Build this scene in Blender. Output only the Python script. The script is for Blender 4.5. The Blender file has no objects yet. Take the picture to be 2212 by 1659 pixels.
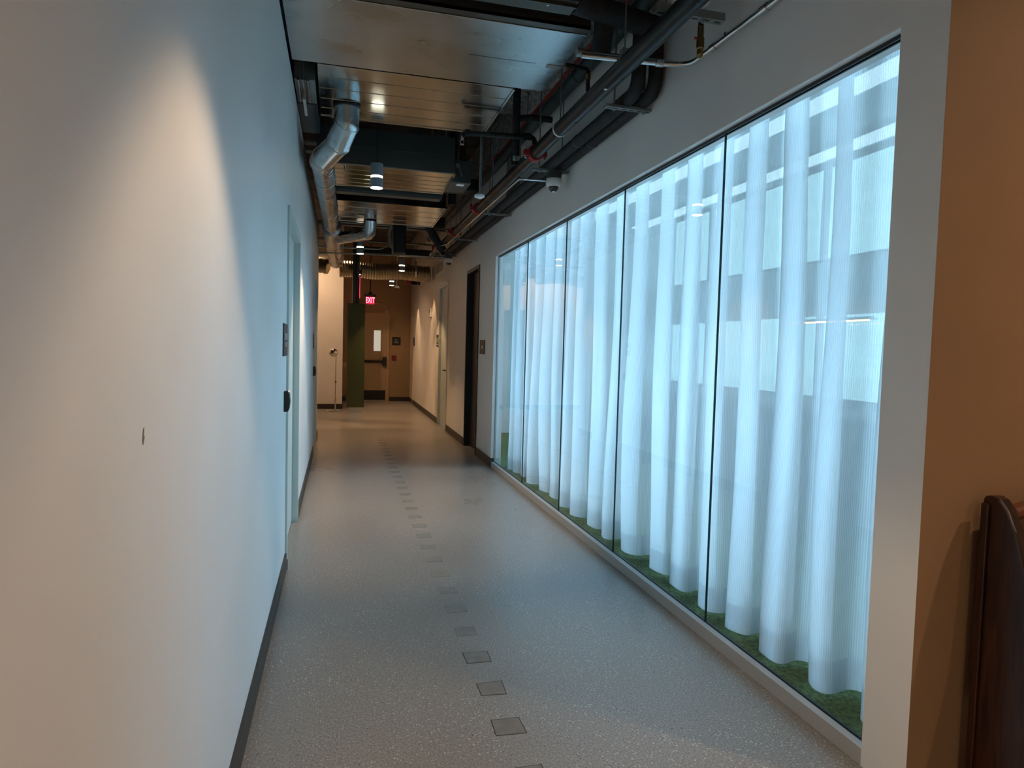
import bpy, math, random
from mathutils import Vector, Matrix
random.seed(7)
S = bpy.context.scene
COL = S.collection
PI = math.pi

# ------------------------------------------------------------------ materials
def mat(name, color=(.8, .8, .8), rough=.5, metal=0.0, **kw):
    m = bpy.data.materials.new(name); m.use_nodes = True
    b = m.node_tree.nodes['Principled BSDF']
    b.inputs['Base Color'].default_value = (*color, 1)
    b.inputs['Roughness'].default_value = rough
    b.inputs['Metallic'].default_value = metal
    if 'spec' in kw: b.inputs['Specular IOR Level'].default_value = kw['spec']
    if 'coat' in kw: b.inputs['Coat Weight'].default_value = kw['coat']; b.inputs['Coat Roughness'].default_value = kw.get('coat_rough', .1)
    if 'emit' in kw:
        b.inputs['Emission Color'].default_value = (*kw['emit'], 1)
        b.inputs['Emission Strength'].default_value = kw.get('estr', 1)
    return m

def nodes(m): return m.node_tree.nodes, m.node_tree.links, m.node_tree.nodes['Principled BSDF']

def noisy(m, c1, c2, scale=(1, 1, 1), nscale=5, detail=6, lo=.35, hi=.65, rough=None, bump=0.0, coord='Object', voro=None):
    """colour variation between c1 and c2, optional roughness variation and bump"""
    N, L, b = nodes(m)
    tc = N.new('ShaderNodeTexCoord'); mp = N.new('ShaderNodeMapping'); mp.inputs['Scale'].default_value = scale
    L.new(tc.outputs[coord], mp.inputs['Vector'])
    nz = N.new('ShaderNodeTexNoise'); nz.inputs['Scale'].default_value = nscale; nz.inputs['Detail'].default_value = detail
    L.new(mp.outputs[0], nz.inputs['Vector'])
    r = N.new('ShaderNodeValToRGB'); r.color_ramp.elements[0].position = lo; r.color_ramp.elements[1].position = hi
    r.color_ramp.elements[0].color = (*c1, 1); r.color_ramp.elements[1].color = (*c2, 1)
    L.new(nz.outputs['Fac'], r.inputs['Fac']); L.new(r.outputs['Color'], b.inputs['Base Color'])
    if rough:
        mr = N.new('ShaderNodeMapRange'); mr.inputs['To Min'].default_value = rough[0]; mr.inputs['To Max'].default_value = rough[1]
        mr.inputs['From Min'].default_value = .3; mr.inputs['From Max'].default_value = .7
        L.new(nz.outputs['Fac'], mr.inputs['Value']); L.new(mr.outputs[0], b.inputs['Roughness'])
    if bump:
        bp = N.new('ShaderNodeBump'); bp.inputs['Strength'].default_value = bump; bp.inputs['Distance'].default_value = .02
        L.new(nz.outputs['Fac'], bp.inputs['Height']); L.new(bp.outputs[0], b.inputs['Normal'])
    return m

M = {}
M['wall'] = noisy(mat('painted_wall', (.8, .79, .76), .45, spec=.4), (.76, .75, .72), (.82, .81, .78), nscale=1.2, detail=3, rough=(.4, .5), bump=.01)
M['brownwall'] = noisy(mat('ochre_wall', (.4, .25, .14), .6), (.30, .20, .125), (.34, .225, .14), nscale=1.5, detail=3)
M['tanwall'] = noisy(mat('tan_wall', (.55, .38, .2), .55), (.40, .27, .145), (.45, .30, .165), nscale=1.5, detail=3)
M['concrete'] = noisy(mat('raw_concrete', (.3, .3, .28), .9), (.16, .165, .16), (.50, .50, .48), nscale=26, detail=10, bump=.5)
M['deck'] = noisy(mat('deck_concrete', (.1, .1, .1), .9), (.035, .036, .036), (.09, .088, .082), nscale=4, detail=8, bump=.3)
M['base'] = mat('dark_baseboard', (.035, .030, .026), .45)
M['frame_w'] = mat('door_frame_paint', (.60, .66, .62), .4)
M['frame_t'] = mat('tan_door_paint', (.56, .39, .23), .45)
M['door_b'] = mat('black_door_paint', (.010, .014, .022), .45)
M['frame_b'] = mat('black_frame_paint', (.015, .014, .013), .4)
M['alu'] = mat('aluminium', (.55, .56, .56), .35, .9)
M['alu_p'] = mat('painted_channel', (.42, .42, .41), .45, .1)
M['black'] = mat('black_plastic', (.01, .01, .011), .4)
M['rubber'] = noisy(mat('pipe_insulation', (.012, .014, .017), .75), (.008, .010, .013), (.022, .026, .03), nscale=20)
M['pipe'] = noisy(mat('black_steel_pipe', (.01, .014, .015), .4, 0, spec=.2), (.008, .013, .014), (.018, .020, .019), nscale=6, rough=(.25, .4))
M['rustpipe'] = noisy(mat('rusty_steel_pipe', (.03, .02, .016), .5, 0, spec=.2), (.012, .014, .014), (.10, .032, .018), nscale=5, lo=.5, hi=.7, rough=(.3, .6))
M['teal'] = noisy(mat('dark_teal_pipe', (.025, .05, .055), .5), (.02, .04, .045), (.035, .065, .07), nscale=5)
M['red'] = mat('red_paint', (.28, .012, .012), .4)
M['strut'] = mat('galvanised_strut', (.25, .30, .29), .45, .6)
M['steel'] = mat('bright_steel', (.62, .63, .63), .22, 1)
M['chrome'] = mat('chrome', (.85, .85, .85), .06, 1)
M['brass'] = mat('brass', (.32, .22, .09), .35, 1)
M['white'] = mat('white_plastic', (.75, .76, .75), .4)
M['grey'] = mat('grey_lamp_paint', (.24, .28, .31), .45)
M['green'] = noisy(mat('olive_green_paint', (.07, .085, .02), .5), (.060, .072, .018), (.075, .09, .024), nscale=2)
M['dome'] = mat('smoked_dome', (.015, .017, .02), .08, 0, spec=.7)
M['signd'] = mat('dark_sign', (.045, .055, .06), .35)
M['signb'] = mat('black_sign', (.012, .010, .012), .4)
M['ink'] = mat('white_lettering', (.75, .78, .78), .5)
M['glow'] = mat('lamp_glow', (1, .95, .85), .5, emit=(1, .86, .62), estr=14)
M['redglow'] = mat('exit_red', (.8, .05, .08), .4, emit=(1, .03, .10), estr=3)
M['pinkglow'] = mat('exit_letter', (1, .4, .5), .4, emit=(1, .18, .26), estr=3)
M['lit_reveal'] = mat('lit_reveal_white', (.88, .88, .86), .3)
M['fillglow'] = mat('cool_fill_glow', (.8, .9, 1), .5, emit=(.62, .88, 1), estr=1.3)
M['carpet'] = noisy(mat('green_carpet', (.05, .12, .03), 1), (.030, .065, .014), (.12, .19, .05), nscale=60, detail=8, bump=1.0)
M['blackmet'] = mat('black_duct_paint', (.006, .006, .007), .5, .2)
M['darkbox'] = mat('dark_sheet_metal', (.09, .12, .125), .4, .8)

def galv(name, c1, c2, sx, rough, bump=.12):
    m = mat(name, c1, .25, 1)
    noisy(m, c1, c2, scale=sx, nscale=2.2, detail=5, lo=.3, hi=.7, rough=rough)
    N, L, b = nodes(m)
    tc = N.new('ShaderNodeTexCoord'); nz = N.new('ShaderNodeTexNoise'); nz.inputs['Scale'].default_value = 1.7; nz.inputs['Detail'].default_value = 1
    L.new(tc.outputs['Object'], nz.inputs['Vector'])
    bp = N.new('ShaderNodeBump'); bp.inputs['Strength'].default_value = bump; bp.inputs['Distance'].default_value = .02
    L.new(nz.outputs['Fac'], bp.inputs['Height']); L.new(bp.outputs[0], b.inputs['Normal'])
    return m
M['galv'] = galv('galvanised_sheet', (.38, .44, .45), (.50, .54, .54), (1, 2, 1), (.12, .20))
M['galv_dull'] = galv('dull_galvanised_sheet', (.40, .46, .47), (.52, .56, .56), (1, 2, 1), (.24, .33))
M['spiral'] = galv('spiral_duct_steel', (.50, .53, .53), (.66, .68, .68), (4, 4, 4), (.2, .30), 0)
M['foil'] = galv('foil_duct', (.50, .45, .34), (.62, .56, .42), (2, 2, 2), (.25, .35), 0)

# floor: ground concrete with pale aggregate
def floor_mat():
    m = mat('ground_concrete_floor', (.3, .29, .27), .3)
    N, L, b = nodes(m)
    tc = N.new('ShaderNodeTexCoord')
    n1 = N.new('ShaderNodeTexNoise'); n1.inputs['Scale'].default_value = 1.1; n1.inputs['Detail'].default_value = 7
    n2 = N.new('ShaderNodeTexNoise'); n2.inputs['Scale'].default_value = 140; n2.inputs['Detail'].default_value = 3
    v = N.new('ShaderNodeTexVoronoi'); v.inputs['Scale'].default_value = 105
    v2 = N.new('ShaderNodeTexVoronoi'); v2.inputs['Scale'].default_value = 60
    for t in (n1, n2, v, v2): L.new(tc.outputs['Object'], t.inputs['Vector'])
    r1 = N.new('ShaderNodeValToRGB'); r1.color_ramp.elements[0].position = .3; r1.color_ramp.elements[1].position = .7
    r1.color_ramp.elements[0].color = (.25, .24, .225, 1); r1.color_ramp.elements[1].color = (.29, .28, .262, 1)
    L.new(n1.outputs['Fac'], r1.inputs['Fac'])
    r2 = N.new('ShaderNodeValToRGB'); r2.color_ramp.elements[0].position = .35; r2.color_ramp.elements[1].position = .65
    r2.color_ramp.elements[0].color = (.62, .62, .62, 1); r2.color_ramp.elements[1].color = (1.25, 1.25, 1.25, 1)
    L.new(n2.outputs['Fac'], r2.inputs['Fac'])
    mx = N.new('ShaderNodeMix'); mx.data_type = 'RGBA'; mx.blend_type = 'MULTIPLY'; mx.inputs['Factor'].default_value = 1
    L.new(r1.outputs['Color'], mx.inputs['A']); L.new(r2.outputs['Color'], mx.inputs['B'])
    # pale chips: cells whose random value is high, near the cell centre
    sep = N.new('ShaderNodeSeparateColor'); L.new(v.outputs['Color'], sep.inputs['Color'])
    gt = N.new('ShaderNodeMath'); gt.operation = 'GREATER_THAN'; gt.inputs[1].default_value = .80; L.new(sep.outputs[0], gt.inputs[0])
    lt = N.new('ShaderNodeMath'); lt.operation = 'LESS_THAN'; lt.inputs[1].default_value = .33; L.new(v.outputs['Distance'], lt.inputs[0])
    an = N.new('ShaderNodeMath'); an.operation = 'MULTIPLY'; L.new(gt.outputs[0], an.inputs[0]); L.new(lt.outputs[0], an.inputs[1])
    n3 = N.new('ShaderNodeTexNoise'); n3.inputs['Scale'].default_value = 2.3; L.new(tc.outputs['Object'], n3.inputs['Vector'])
    mr = N.new('ShaderNodeMapRange'); mr.inputs['From Min'].default_value = .4; mr.inputs['From Max'].default_value = .6; mr.inputs['To Min'].default_value = .25; mr.inputs['To Max'].default_value = .9
    L.new(n3.outputs['Fac'], mr.inputs['Value'])
    an2 = N.new('ShaderNodeMath'); an2.operation = 'MULTIPLY'; L.new(an.outputs[0], an2.inputs[0]); L.new(mr.outputs[0], an2.inputs[1])
    m2 = N.new('ShaderNodeMix'); m2.data_type = 'RGBA'; L.new(an2.outputs[0], m2.inputs['Factor'])
    L.new(mx.outputs['Result'], m2.inputs['A']); m2.inputs['B'].default_value = (.62, .60, .56, 1)
    # dark chips and stains
    sep2 = N.new('ShaderNodeSeparateColor'); L.new(v2.outputs['Color'], sep2.inputs['Color'])
    g2 = N.new('ShaderNodeMath'); g2.operation = 'GREATER_THAN'; g2.inputs[1].default_value = .93; L.new(sep2.outputs[0], g2.inputs[0])
    l2 = N.new('ShaderNodeMath'); l2.operation = 'LESS_THAN'; l2.inputs[1].default_value = .2; L.new(v2.outputs['Distance'], l2.inputs[0])
    a2 = N.new('ShaderNodeMath'); a2.operation = 'MULTIPLY'; L.new(g2.outputs[0], a2.inputs[0]); L.new(l2.outputs[0], a2.inputs[1])
    m3 = N.new('ShaderNodeMix'); m3.data_type = 'RGBA'; L.new(a2.outputs[0], m3.inputs['Factor'])
    L.new(m2.outputs['Result'], m3.inputs['A']); m3.inputs['B'].default_value = (.09, .085, .08, 1)
    L.new(m3.outputs['Result'], b.inputs['Base Color'])
    mr2 = N.new('ShaderNodeMapRange'); mr2.inputs['From Min'].default_value = .3; mr2.inputs['From Max'].default_value = .7
    mr2.inputs['To Min'].default_value = .27; mr2.inputs['To Max'].default_value = .33
    L.new(n1.outputs['Fac'], mr2.inputs['Value']); L.new(mr2.outputs[0], b.inputs['Roughness'])
    return m
M['floor'] = floor_mat()
M['inlay'] = noisy(mat('inlay_mortar', (.1, .1, .09), .6), (.165, .156, .142), (.20, .19, .172), nscale=25)
M['joint'] = mat('inlay_joint', (.05, .047, .043), .8)

# wood
def wood_mat():
    m = mat('dark_stained_wood', (.03, .012, .008), .3, coat=.3)
    N, L, b = nodes(m)
    tc = N.new('ShaderNodeTexCoord'); mp = N.new('ShaderNodeMapping'); mp.inputs['Scale'].default_value = (9, 9, .7)
    L.new(tc.outputs['Object'], mp.inputs['Vector'])
    nz = N.new('ShaderNodeTexNoise'); nz.inputs['Scale'].default_value = 6; nz.inputs['Detail'].default_value = 6; nz.inputs['Distortion'].default_value = 1.2
    L.new(mp.outputs[0], nz.inputs['Vector'])
    r = N.new('ShaderNodeValToRGB'); r.color_ramp.elements[0].position = .35; r.color_ramp.elements[1].position = .7
    r.color_ramp.elements[0].color = (.009, .0025, .0015, 1); r.color_ramp.elements[1].color = (.045, .013, .006, 1)
    L.new(nz.outputs['Fac'], r.inputs['Fac']); L.new(r.outputs['Color'], b.inputs['Base Color'])
    return m
M['wood'] = wood_mat()
M['wood2'] = mat('reddish_wood', (.13, .035, .012), .3, coat=.4)

# clear glass pane: lets light and shadow rays through, mirrors by Fresnel
def glass_mat():
    m = bpy.data.materials.new('clear_glass'); m.use_nodes = True
    N, L = m.node_tree.nodes, m.node_tree.links; N.clear()
    o = N.new('ShaderNodeOutputMaterial'); t = N.new('ShaderNodeBsdfTransparent'); t.inputs['Color'].default_value = (.93, .975, .97, 1)
    g = N.new('ShaderNodeBsdfGlossy'); g.inputs['Roughness'].default_value = 0.0
    # Schlick reflectance from |cos|, the same from both sides of the sheet
    ge = N.new('ShaderNodeNewGeometry'); dt = N.new('ShaderNodeVectorMath'); dt.operation = 'DOT_PRODUCT'
    L.new(ge.outputs['Incoming'], dt.inputs[0]); L.new(ge.outputs['Normal'], dt.inputs[1])
    def mth(op, a, b):
        q = N.new('ShaderNodeMath'); q.operation = op
        for i, v_ in enumerate((a, b)):
            if v_ is None: continue
            if isinstance(v_, (int, float)): q.inputs[i].default_value = v_
            else: L.new(v_, q.inputs[i])
        return q.outputs[0]
    c_ = mth('ABSOLUTE', dt.outputs['Value'], None); p5 = mth('POWER', mth('SUBTRACT', 1, c_), 5)
    fr = mth('ADD', mth('MULTIPLY', p5, .90), .065)
    x = N.new('ShaderNodeMixShader'); L.new(fr, x.inputs[0]); L.new(t.outputs[0], x.inputs[1]); L.new(g.outputs[0], x.inputs[2])
    L.new(x.outputs[0], o.inputs['Surface']); return m
M['glass'] = glass_mat()
M['gedge'] = mat('glass_edge', (.01, .05, .055), .15)

# sheer voile
def voile(name, opac, tint):
    m = bpy.data.materials.new(name); m.use_nodes = True
    N, L = m.node_tree.nodes, m.node_tree.links; N.clear()
    o = N.new('ShaderNodeOutputMaterial')
    t = N.new('ShaderNodeBsdfTransparent'); tl = N.new('ShaderNodeBsdfTranslucent'); d = N.new('ShaderNodeBsdfDiffuse')
    tl.inputs['Color'].default_value = (*tint, 1); d.inputs['Color'].default_value = (*tint, 1)
    a = N.new('ShaderNodeMixShader'); a.inputs[0].default_value = .35; L.new(tl.outputs[0], a.inputs[1]); L.new(d.outputs[0], a.inputs[2])
    uv = N.new('ShaderNodeTexCoord'); w = N.new('ShaderNodeTexWave'); w.bands_direction = 'X'; w.inputs['Scale'].default_value = 34; w.inputs['Distortion'].default_value = .4
    w.inputs['Detail'].default_value = 1
    L.new(uv.outputs['UV'], w.inputs['Vector'])
    mr = N.new('ShaderNodeMapRange'); mr.inputs['To Min'].default_value = opac[0]; mr.inputs['To Max'].default_value = opac[1]
    L.new(w.outputs['Fac'], mr.inputs['Value'])
    x = N.new('ShaderNodeMixShader'); L.new(mr.outputs[0], x.inputs[0]); L.new(t.outputs[0], x.inputs[1]); L.new(a.outputs[0], x.inputs[2])
    L.new(x.outputs[0], o.inputs['Surface']); return m
M['voile'] = voile('sheer_voile', (.62, .80), (.93, .96, .98))
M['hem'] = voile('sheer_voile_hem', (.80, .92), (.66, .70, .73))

# ------------------------------------------------------------------ mesh builder
class MB:
    def __init__(s): s.v = []; s.f = []; s.sm = []; s.uv = None; s.st = []
    def add(s, vs, fs, smooth=False):
        o = len(s.v); s.st.append((o, len(s.f))); s.v += [tuple(p) for p in vs]; s.f += [tuple(i + o for i in f) for f in fs]; s.sm += [smooth] * len(fs); return s
    def box(s, x0, x1, y0, y1, z0, z1):
        vs = [(x, y, z) for z in (z0, z1) for y in (y0, y1) for x in (x0, x1)]
        return s.add(vs, [(0, 2, 3, 1), (4, 5, 7, 6), (0, 1, 5, 4), (2, 6, 7, 3), (0, 4, 6, 2), (1, 3, 7, 5)])
    def hexa(s, c8):
        return s.add(c8, [(0, 3, 2, 1), (4, 5, 6, 7), (0, 1, 5, 4), (1, 2, 6, 5), (2, 3, 7, 6), (3, 0, 4, 7)])
    def tube(s, pts, r, n=16, caps=True, smooth=True):
        pts = [Vector(p) for p in pts]; rs = r if isinstance(r, (list, tuple)) else [r] * len(pts)
        rings = []; up = None
        for i, p in enumerate(pts):
            t = ((pts[min(i + 1, len(pts) - 1)] - p).normalized() + (p - pts[max(i - 1, 0)]).normalized())
            t.normalize()
            if up is None:
                up = Vector((0, 0, 1)) if abs(t.z) < .9 else Vector((1, 0, 0))
            a = t.cross(up).normalized(); b = a.cross(t).normalized(); up = b
            # mitre scaling
            rings.append([p + (a * math.cos(2 * PI * k / n) + b * math.sin(2 * PI * k / n)) * rs[i] for k in range(n)])
        vs = [q for R in rings for q in R]; fs = []
        for i in range(len(rings) - 1):
            for k in range(n):
                k2 = (k + 1) % n; fs.append((i * n + k, i * n + k2, (i + 1) * n + k2, (i + 1) * n + k))
        o = len(s.v); s.add(vs, fs, smooth)
        if caps:
            s.f.append(tuple(o + k for k in reversed(range(n)))); s.f.append(tuple(o + (len(rings) - 1) * n + k for k in range(n))); s.sm += [False, False]
        return s
    def lathe(s, prof, c=(0, 0, 0), n=32, axis='z', smooth=True):
        cx, cy, cz = c; vs = []
        for (r, h) in prof:
            for k in range(n):
                a = 2 * PI * k / n; u, w = r * math.cos(a), r * math.sin(a)
                vs.append({'z': (cx + u, cy + w, cz + h), 'y': (cx + w, cy + h, cz + u), 'x': (cx + h, cy + u, cz + w)}[axis])
        fs = []
        for i in range(len(prof) - 1):
            for k in range(n):
                k2 = (k + 1) % n; fs.append((i * n + k, i * n + k2, (i + 1) * n + k2, (i + 1) * n + k))
        o = len(s.v); s.add(vs, fs, smooth)
        if prof[0][0] > 1e-5: s.f.append(tuple(o + k for k in reversed(range(n)))); s.sm.append(False)
        if prof[-1][0] > 1e-5: s.f.append(tuple(o + (len(prof) - 1) * n + k for k in range(n))); s.sm.append(False)
        return s
    def prism(s, poly, axis, a, b):
        """polygon in the plane across `axis`, extruded from a to b"""
        def P(u, w, h): return {'x': (h, u, w), 'y': (u, h, w), 'z': (u, w, h)}[axis]
        n = len(poly); vs = [P(u, w, a) for u, w in poly] + [P(u, w, b) for u, w in poly]
        fs = [tuple(reversed(range(n))), tuple(range(n, 2 * n))] + [(k, (k + 1) % n, n + (k + 1) % n, n + k) for k in range(n)]
        return s.add(vs, fs)
    def each(s, name, m, parent=None, bevel=0):
        """every piece added becomes a part of its own"""
        st = s.st + [(len(s.v), len(s.f))]
        for (v0, f0), (v1, f1) in zip(st[:-1], st[1:]):
            q = MB(); q.v = s.v[v0:v1]; q.f = [tuple(i - v0 for i in f) for f in s.f[f0:f1]]; q.sm = s.sm[f0:f1]; q.build(name, m, parent, bevel)
    def build(s, name, m, parent=None, bevel=0, loc=None):
        me = bpy.data.meshes.new(name); me.from_pydata(s.v, [], s.f)
        if s.uv: 
            ul = me.uv_layers.new(name='UVMap')
            for lp in me.loops: ul.data[lp.index].uv = s.uv[lp.vertex_index]
        import bmesh
        bm = bmesh.new(); bm.from_mesh(me)
        if not s.uv: bmesh.ops.recalc_face_normals(bm, faces=bm.faces)
        bm.to_mesh(me); bm.free()
        for p, f in zip(me.polygons, s.sm): p.use_smooth = f
        if any(s.sm): me.set_sharp_from_angle(angle=math.radians(45))
        me.materials.append(m)
        o = bpy.data.objects.new(name, me); COL.objects.link(o)
        if loc: o.location = loc
        if parent: 
            o.parent = parent
            o.matrix_parent_inverse = Matrix.Translation(parent.location).inverted() if parent.location.length else Matrix()
        if bevel:
            bv = o.modifiers.new('bevel', 'BEVEL'); bv.width = bevel; bv.segments = 2; bv.limit_method = 'ANGLE'
        return o

def tag(o, label, cat, group=None, kind=None):
    if label: o['label'] = label
    if cat: o['category'] = cat
    if group: o['group'] = group
    if kind: o['kind'] = kind
    return o
def thing(name, loc, label, cat, group=None):
    o = bpy.data.objects.new(name, None); COL.objects.link(o); o.location = loc; o.empty_display_size = .05
    return tag(o, label, cat, group)
def struct(o): o['kind'] = 'structure'; return o
def copy_tree(src, offset=(0, 0, 0), **kw):
    r = src.copy(); COL.objects.link(r); r.location = Vector(src.location) + Vector(offset)
    for ch in [c for c in bpy.data.objects if c.parent == src]:
        c = ch.copy(); COL.objects.link(c); c.parent = r
        for g in [q for q in bpy.data.objects if q.parent == ch]:
            d = g.copy(); COL.objects.link(d); d.parent = c
    if 'label' in kw: r['label'] = kw['label']
    return r
def arc(pts, r, seg=8):
    """round the corners of a polyline"""
    P = [Vector(p) for p in pts]; out = [P[0]]
    for i in range(1, len(P) - 1):
        a = (P[i - 1] - P[i]); b = (P[i + 1] - P[i]); ra = min(r, a.length * .48, b.length * .48)
        A = P[i] + a.normalized() * ra; B = P[i] + b.normalized() * ra
        for k in range(seg + 1):
            t = k / seg; out.append(A * (1 - t) ** 2 + P[i] * 2 * t * (1 - t) + B * t * t)
    out.append(P[-1]); return out
def text_mesh(txt, size, m, parent, name='lettering', M4=None, extrude=.0008, bold=0.0):
    cu = bpy.data.curves.new('t', 'FONT'); cu.body = txt; cu.size = size; cu.align_x = 'CENTER'; cu.align_y = 'CENTER'; cu.extrude = extrude; cu.offset = bold
    tmp = bpy.data.objects.new('t', cu); COL.objects.link(tmp)
    dg = bpy.context.evaluated_depsgraph_get(); me = bpy.data.meshes.new_from_object(tmp.evaluated_get(dg))
    bpy.data.objects.remove(tmp); me.name = name
    me.transform(M4); me.materials.clear(); me.materials.append(m)
    o = bpy.data.objects.new(name, me); COL.objects.link(o)
    if parent: o.parent = parent; o.matrix_parent_inverse = Matrix.Translation(parent.location).inverted()
    return o

XL, XR, XG = -.305, 1.742, 1.787           # left wall, right wall, glass plane
ZC = 3.9                                   # underside of the deck

# ------------------------------------------------------------------ room shell
struct(MB().box(-3.2, 6.2, -5.2, 17.2, -.1, 0).build('floor', M['floor']))
struct(MB().box(-3.3, 6.3, -5.3, 17.3, ZC, ZC + .15).build('ceiling', M['deck']))
T = .12
w = MB()
# left partition with two door openings
DL = [(4.27, 5.42, 2.18), (8.75, 9.75, 2.18)]
y = -5.2
for a, b, h in DL:
    w.box(XL - T, XL, y, a, 0, 3.07); w.box(XL - T, XL, a, b, h, 3.07); y = b
w.box(XL - T, XL, y, 10.42, 0, 3.07)
struct(w.build('wall_left', M['wall']))
struct(MB().box(-3.2, -3.1, -5.2, 17.2, 0, ZC).build('wall_outer_left', M['tanwall']))
# partition top plate and dark plenum backing
struct(MB().box(XL - .60, XL - .54, -5.2, 10.42, 3.07, ZC).box(XL - .54, XL - T, -5.2, 10.42, 3.07, 3.09).build('wall_plenum', M['deck']))
# right wall (holes: glazing 1.835-7.6, door 8.47-9.32, door 11.03-11.93)
DR = [(8.47, 9.33, 2.46), (11.03, 11.93, 2.44)]
w = MB(); w.box(XR, XR + T, 1.835, 7.60, 2.462, ZC); y = 7.60
for a, b, h in DR:
    w.box(XR, XR + T, y, a, 0, ZC); w.box(XR, XR + T, a, b, h, ZC); y = b
w.box(XR, XR + T, y, 17.0, 0, ZC)
struct(w.build('wall_right', M['wall']))
struct(MB().box(XR, XR + T, 1.652, 1.835, 0, ZC).build('wall_post', M['wall']))
struct(MB().box(XR + T, 6.2, 1.652, 1.80, 0, ZC).add([(XR + .0005, 1.6515, 0), (XR + T, 1.6515, 0), (XR + T, 1.6515, ZC), (XR + .0005, 1.6515, ZC)], [(0, 1, 2, 3)]).build('wall_front', M['brownwall']))
struct(MB().box(-3.2, .08, 14.86, 17.0, 0, ZC).build('wall_recess', M['wall']))
struct(MB().box(.08, XR + T, 17.0, 17.12, 0, ZC).build('wall_far', M['tanwall']))
struct(MB().box(-3.2, 6.2, -5.3, -5.2, 0, ZC).build('wall_back', M['wall']))
struct(MB().box(6.1, 6.2, -5.2, 1.652, 0, ZC).build('wall_lobby_right', M['wall']))
# concrete spandrel above the painted wall
struct(MB().box(1.66, XR, 2.2, 17.0, 3.56, ZC).build('trim_beam', M['concrete']))
struct(MB().box(1.30, 1.66, 4.2, 6.6, 3.72, ZC).build('trim_haunch', M['concrete']))
# baseboards
def baseb(name, segs):
    b = MB()
    for s_ in segs: b.box(*s_)
    struct(b.build(name, M['base']))
bh = .105
baseb('baseboard_left', [(XL, XL + .012, -5.2, 4.24, 0, bh), (XL, XL + .012, 5.45, 8.72, 0, bh), (XL, XL + .012, 9.78, 10.42, 0, bh)])
baseb('baseboard_right', [(XR - .012, XR, 7.60, 8.43, 0, bh), (XR - .012, XR + .05, 7.588, 7.60, 0, bh), (XR - .012, XR, 9.37, 10.98, 0, bh), (XR - .012, XR, 11.98, 17.0, 0, bh)])
baseb('baseboard_far', [(.08, .20, 16.988, 17.0, 0, bh), (1.24, 1.74, 16.988, 17.0, 0, bh), (.08, .092, 14.86, 16.988, 0, bh)])
baseb('baseboard_recess', [(-3.1, .092, 14.848, 14.86, 0, bh)])

# ------------------------------------------------------------------ doors
def empty_struct(name, loc):
    o = bpy.data.objects.new(name, None); COL.objects.link(o); o.location = loc; o['kind'] = 'structure'; return o
for i, (a, b, h) in enumerate(DL):
    d = empty_struct('door_%d' % (i + 1), (XL, (a + b) / 2, 0))
    f = MB()
    for y0, y1 in ((a - .03, a + .03), (b - .03, b + .03)): f.box(XL - T, XL + .012, y0, y1, 0, h + .03)
    f.box(XL - T, XL + .012, a + .03, b - .03, h - .03, h + .03)
    f.build('door_frame', M['frame_w'], d)
    MB().box(XL - .075, XL - .035, a + .033, b - .033, .008, h - .033).build('door_leaf', M['frame_w'], d)
    hd = MB().lathe([(.026, 0), (.026, .008), (.011, .012), (.011, .03)], (XL - .035, a + .11, 1.0), 20, 'x')
    hd.tube([(XL - .006, a + .11, 1.0), (XL - .006, a + .22, 1.0)], .009, 10)
    hd.build('door_handle', M['steel'], d)
    if i == 0:
        # bits at the foot of the near jamb
        MB().box(XL + .012, XL + .016, a - .02, a + .0, .0, .06).build('rubber_stop', M['black'], d)
# black door
d = empty_struct('door_3', (XR, 8.9, 0)); a, b, h = DR[0]
f = MB()
for y0, y1 in ((a, a + .045), (b - .045, b)): f.box(XR - .012, XR + T, y0, y1, 0, h)
f.box(XR - .012, XR + T, a + .045, b - .045, h - .045, h)
f.build('door_frame', M['frame_b'], d)
MB().box(XR + .07, XR + .11, a + .048, b - .048, .008, h - .048).build('door_leaf', M['door_b'], d)
MB().lathe([(.026, 0), (.026, -.008), (.011, -.012), (.011, -.05)], (XR + .07, a + .13, 1.0), 20, 'x').tube([(XR + .025, a + .13, 1.0), (XR + .025, a + .25, 1.0)], .009, 10).build('door_handle', M['black'], d)
# pale far door
d = empty_struct('door_4', (XR, 11.48, 0)); a, b, h = DR[1]
f = MB()
for y0, y1 in ((a - .04, a + .02), (b - .02, b + .04)): f.box(XR - .014, XR + T, y0, y1, 0, h + .04)
f.box(XR - .014, XR + T, a + .02, b - .02, h - .02, h + .04)
f.build('door_frame', M['frame_w'], d)
MB().box(XR + .03, XR + .07, a + .023, b - .023, .008, h - .023).build('door_leaf', M['frame_w'], d)
MB().lathe([(.027, 0), (.027, -.01), (.012, -.014), (.012, -.06)], (XR + .03, a + .12, 1.0), 20, 'x').tube([(XR - .03, a + .12, 1.0), (XR - .03, a + .25, 1.0)], .01, 10).build('door_handle', M['black'], d)
# exit door with push bar
d = empty_struct('door_5', (.70, 17.0, 0))
f = MB()
f.box(.19, .25, 16.975, 17.0, 0, 2.19).box(1.155, 1.215, 16.975, 17.0, 0, 2.19).box(.25, 1.155, 16.975, 17.0, 2.13, 2.19)
f.build('door_frame', M['frame_t'], d)
MB().box(.253, 1.152, 16.982, 16.998, .01, 2.127).build('door_leaf', M['frame_t'], d)
MB().box(.84, 1.005, 16.974, 16.984, 1.25, 1.76).build('vision_panel', mat('wired_glass_with_glow', (.75, .74, .66), .3, emit=(.95, .92, .75), estr=.35), d)  # emission paints the light showing through the pane
pb = MB().box(.32, 1.08, 16.92, 16.975, .955, 1.015).box(1.06, 1.15, 16.90, 16.982, .87, 1.10)
pb.build('push_bar', M['black'], d, bevel=.012)
MB().box(.27, 1.14, 16.976, 16.984, .03, .27).build('kick_plate', M['black'], d)
struct(MB().box(.25, 1.155, 16.965, 17.0, .0, .012).build('trim_threshold', M['alu']))
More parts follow.
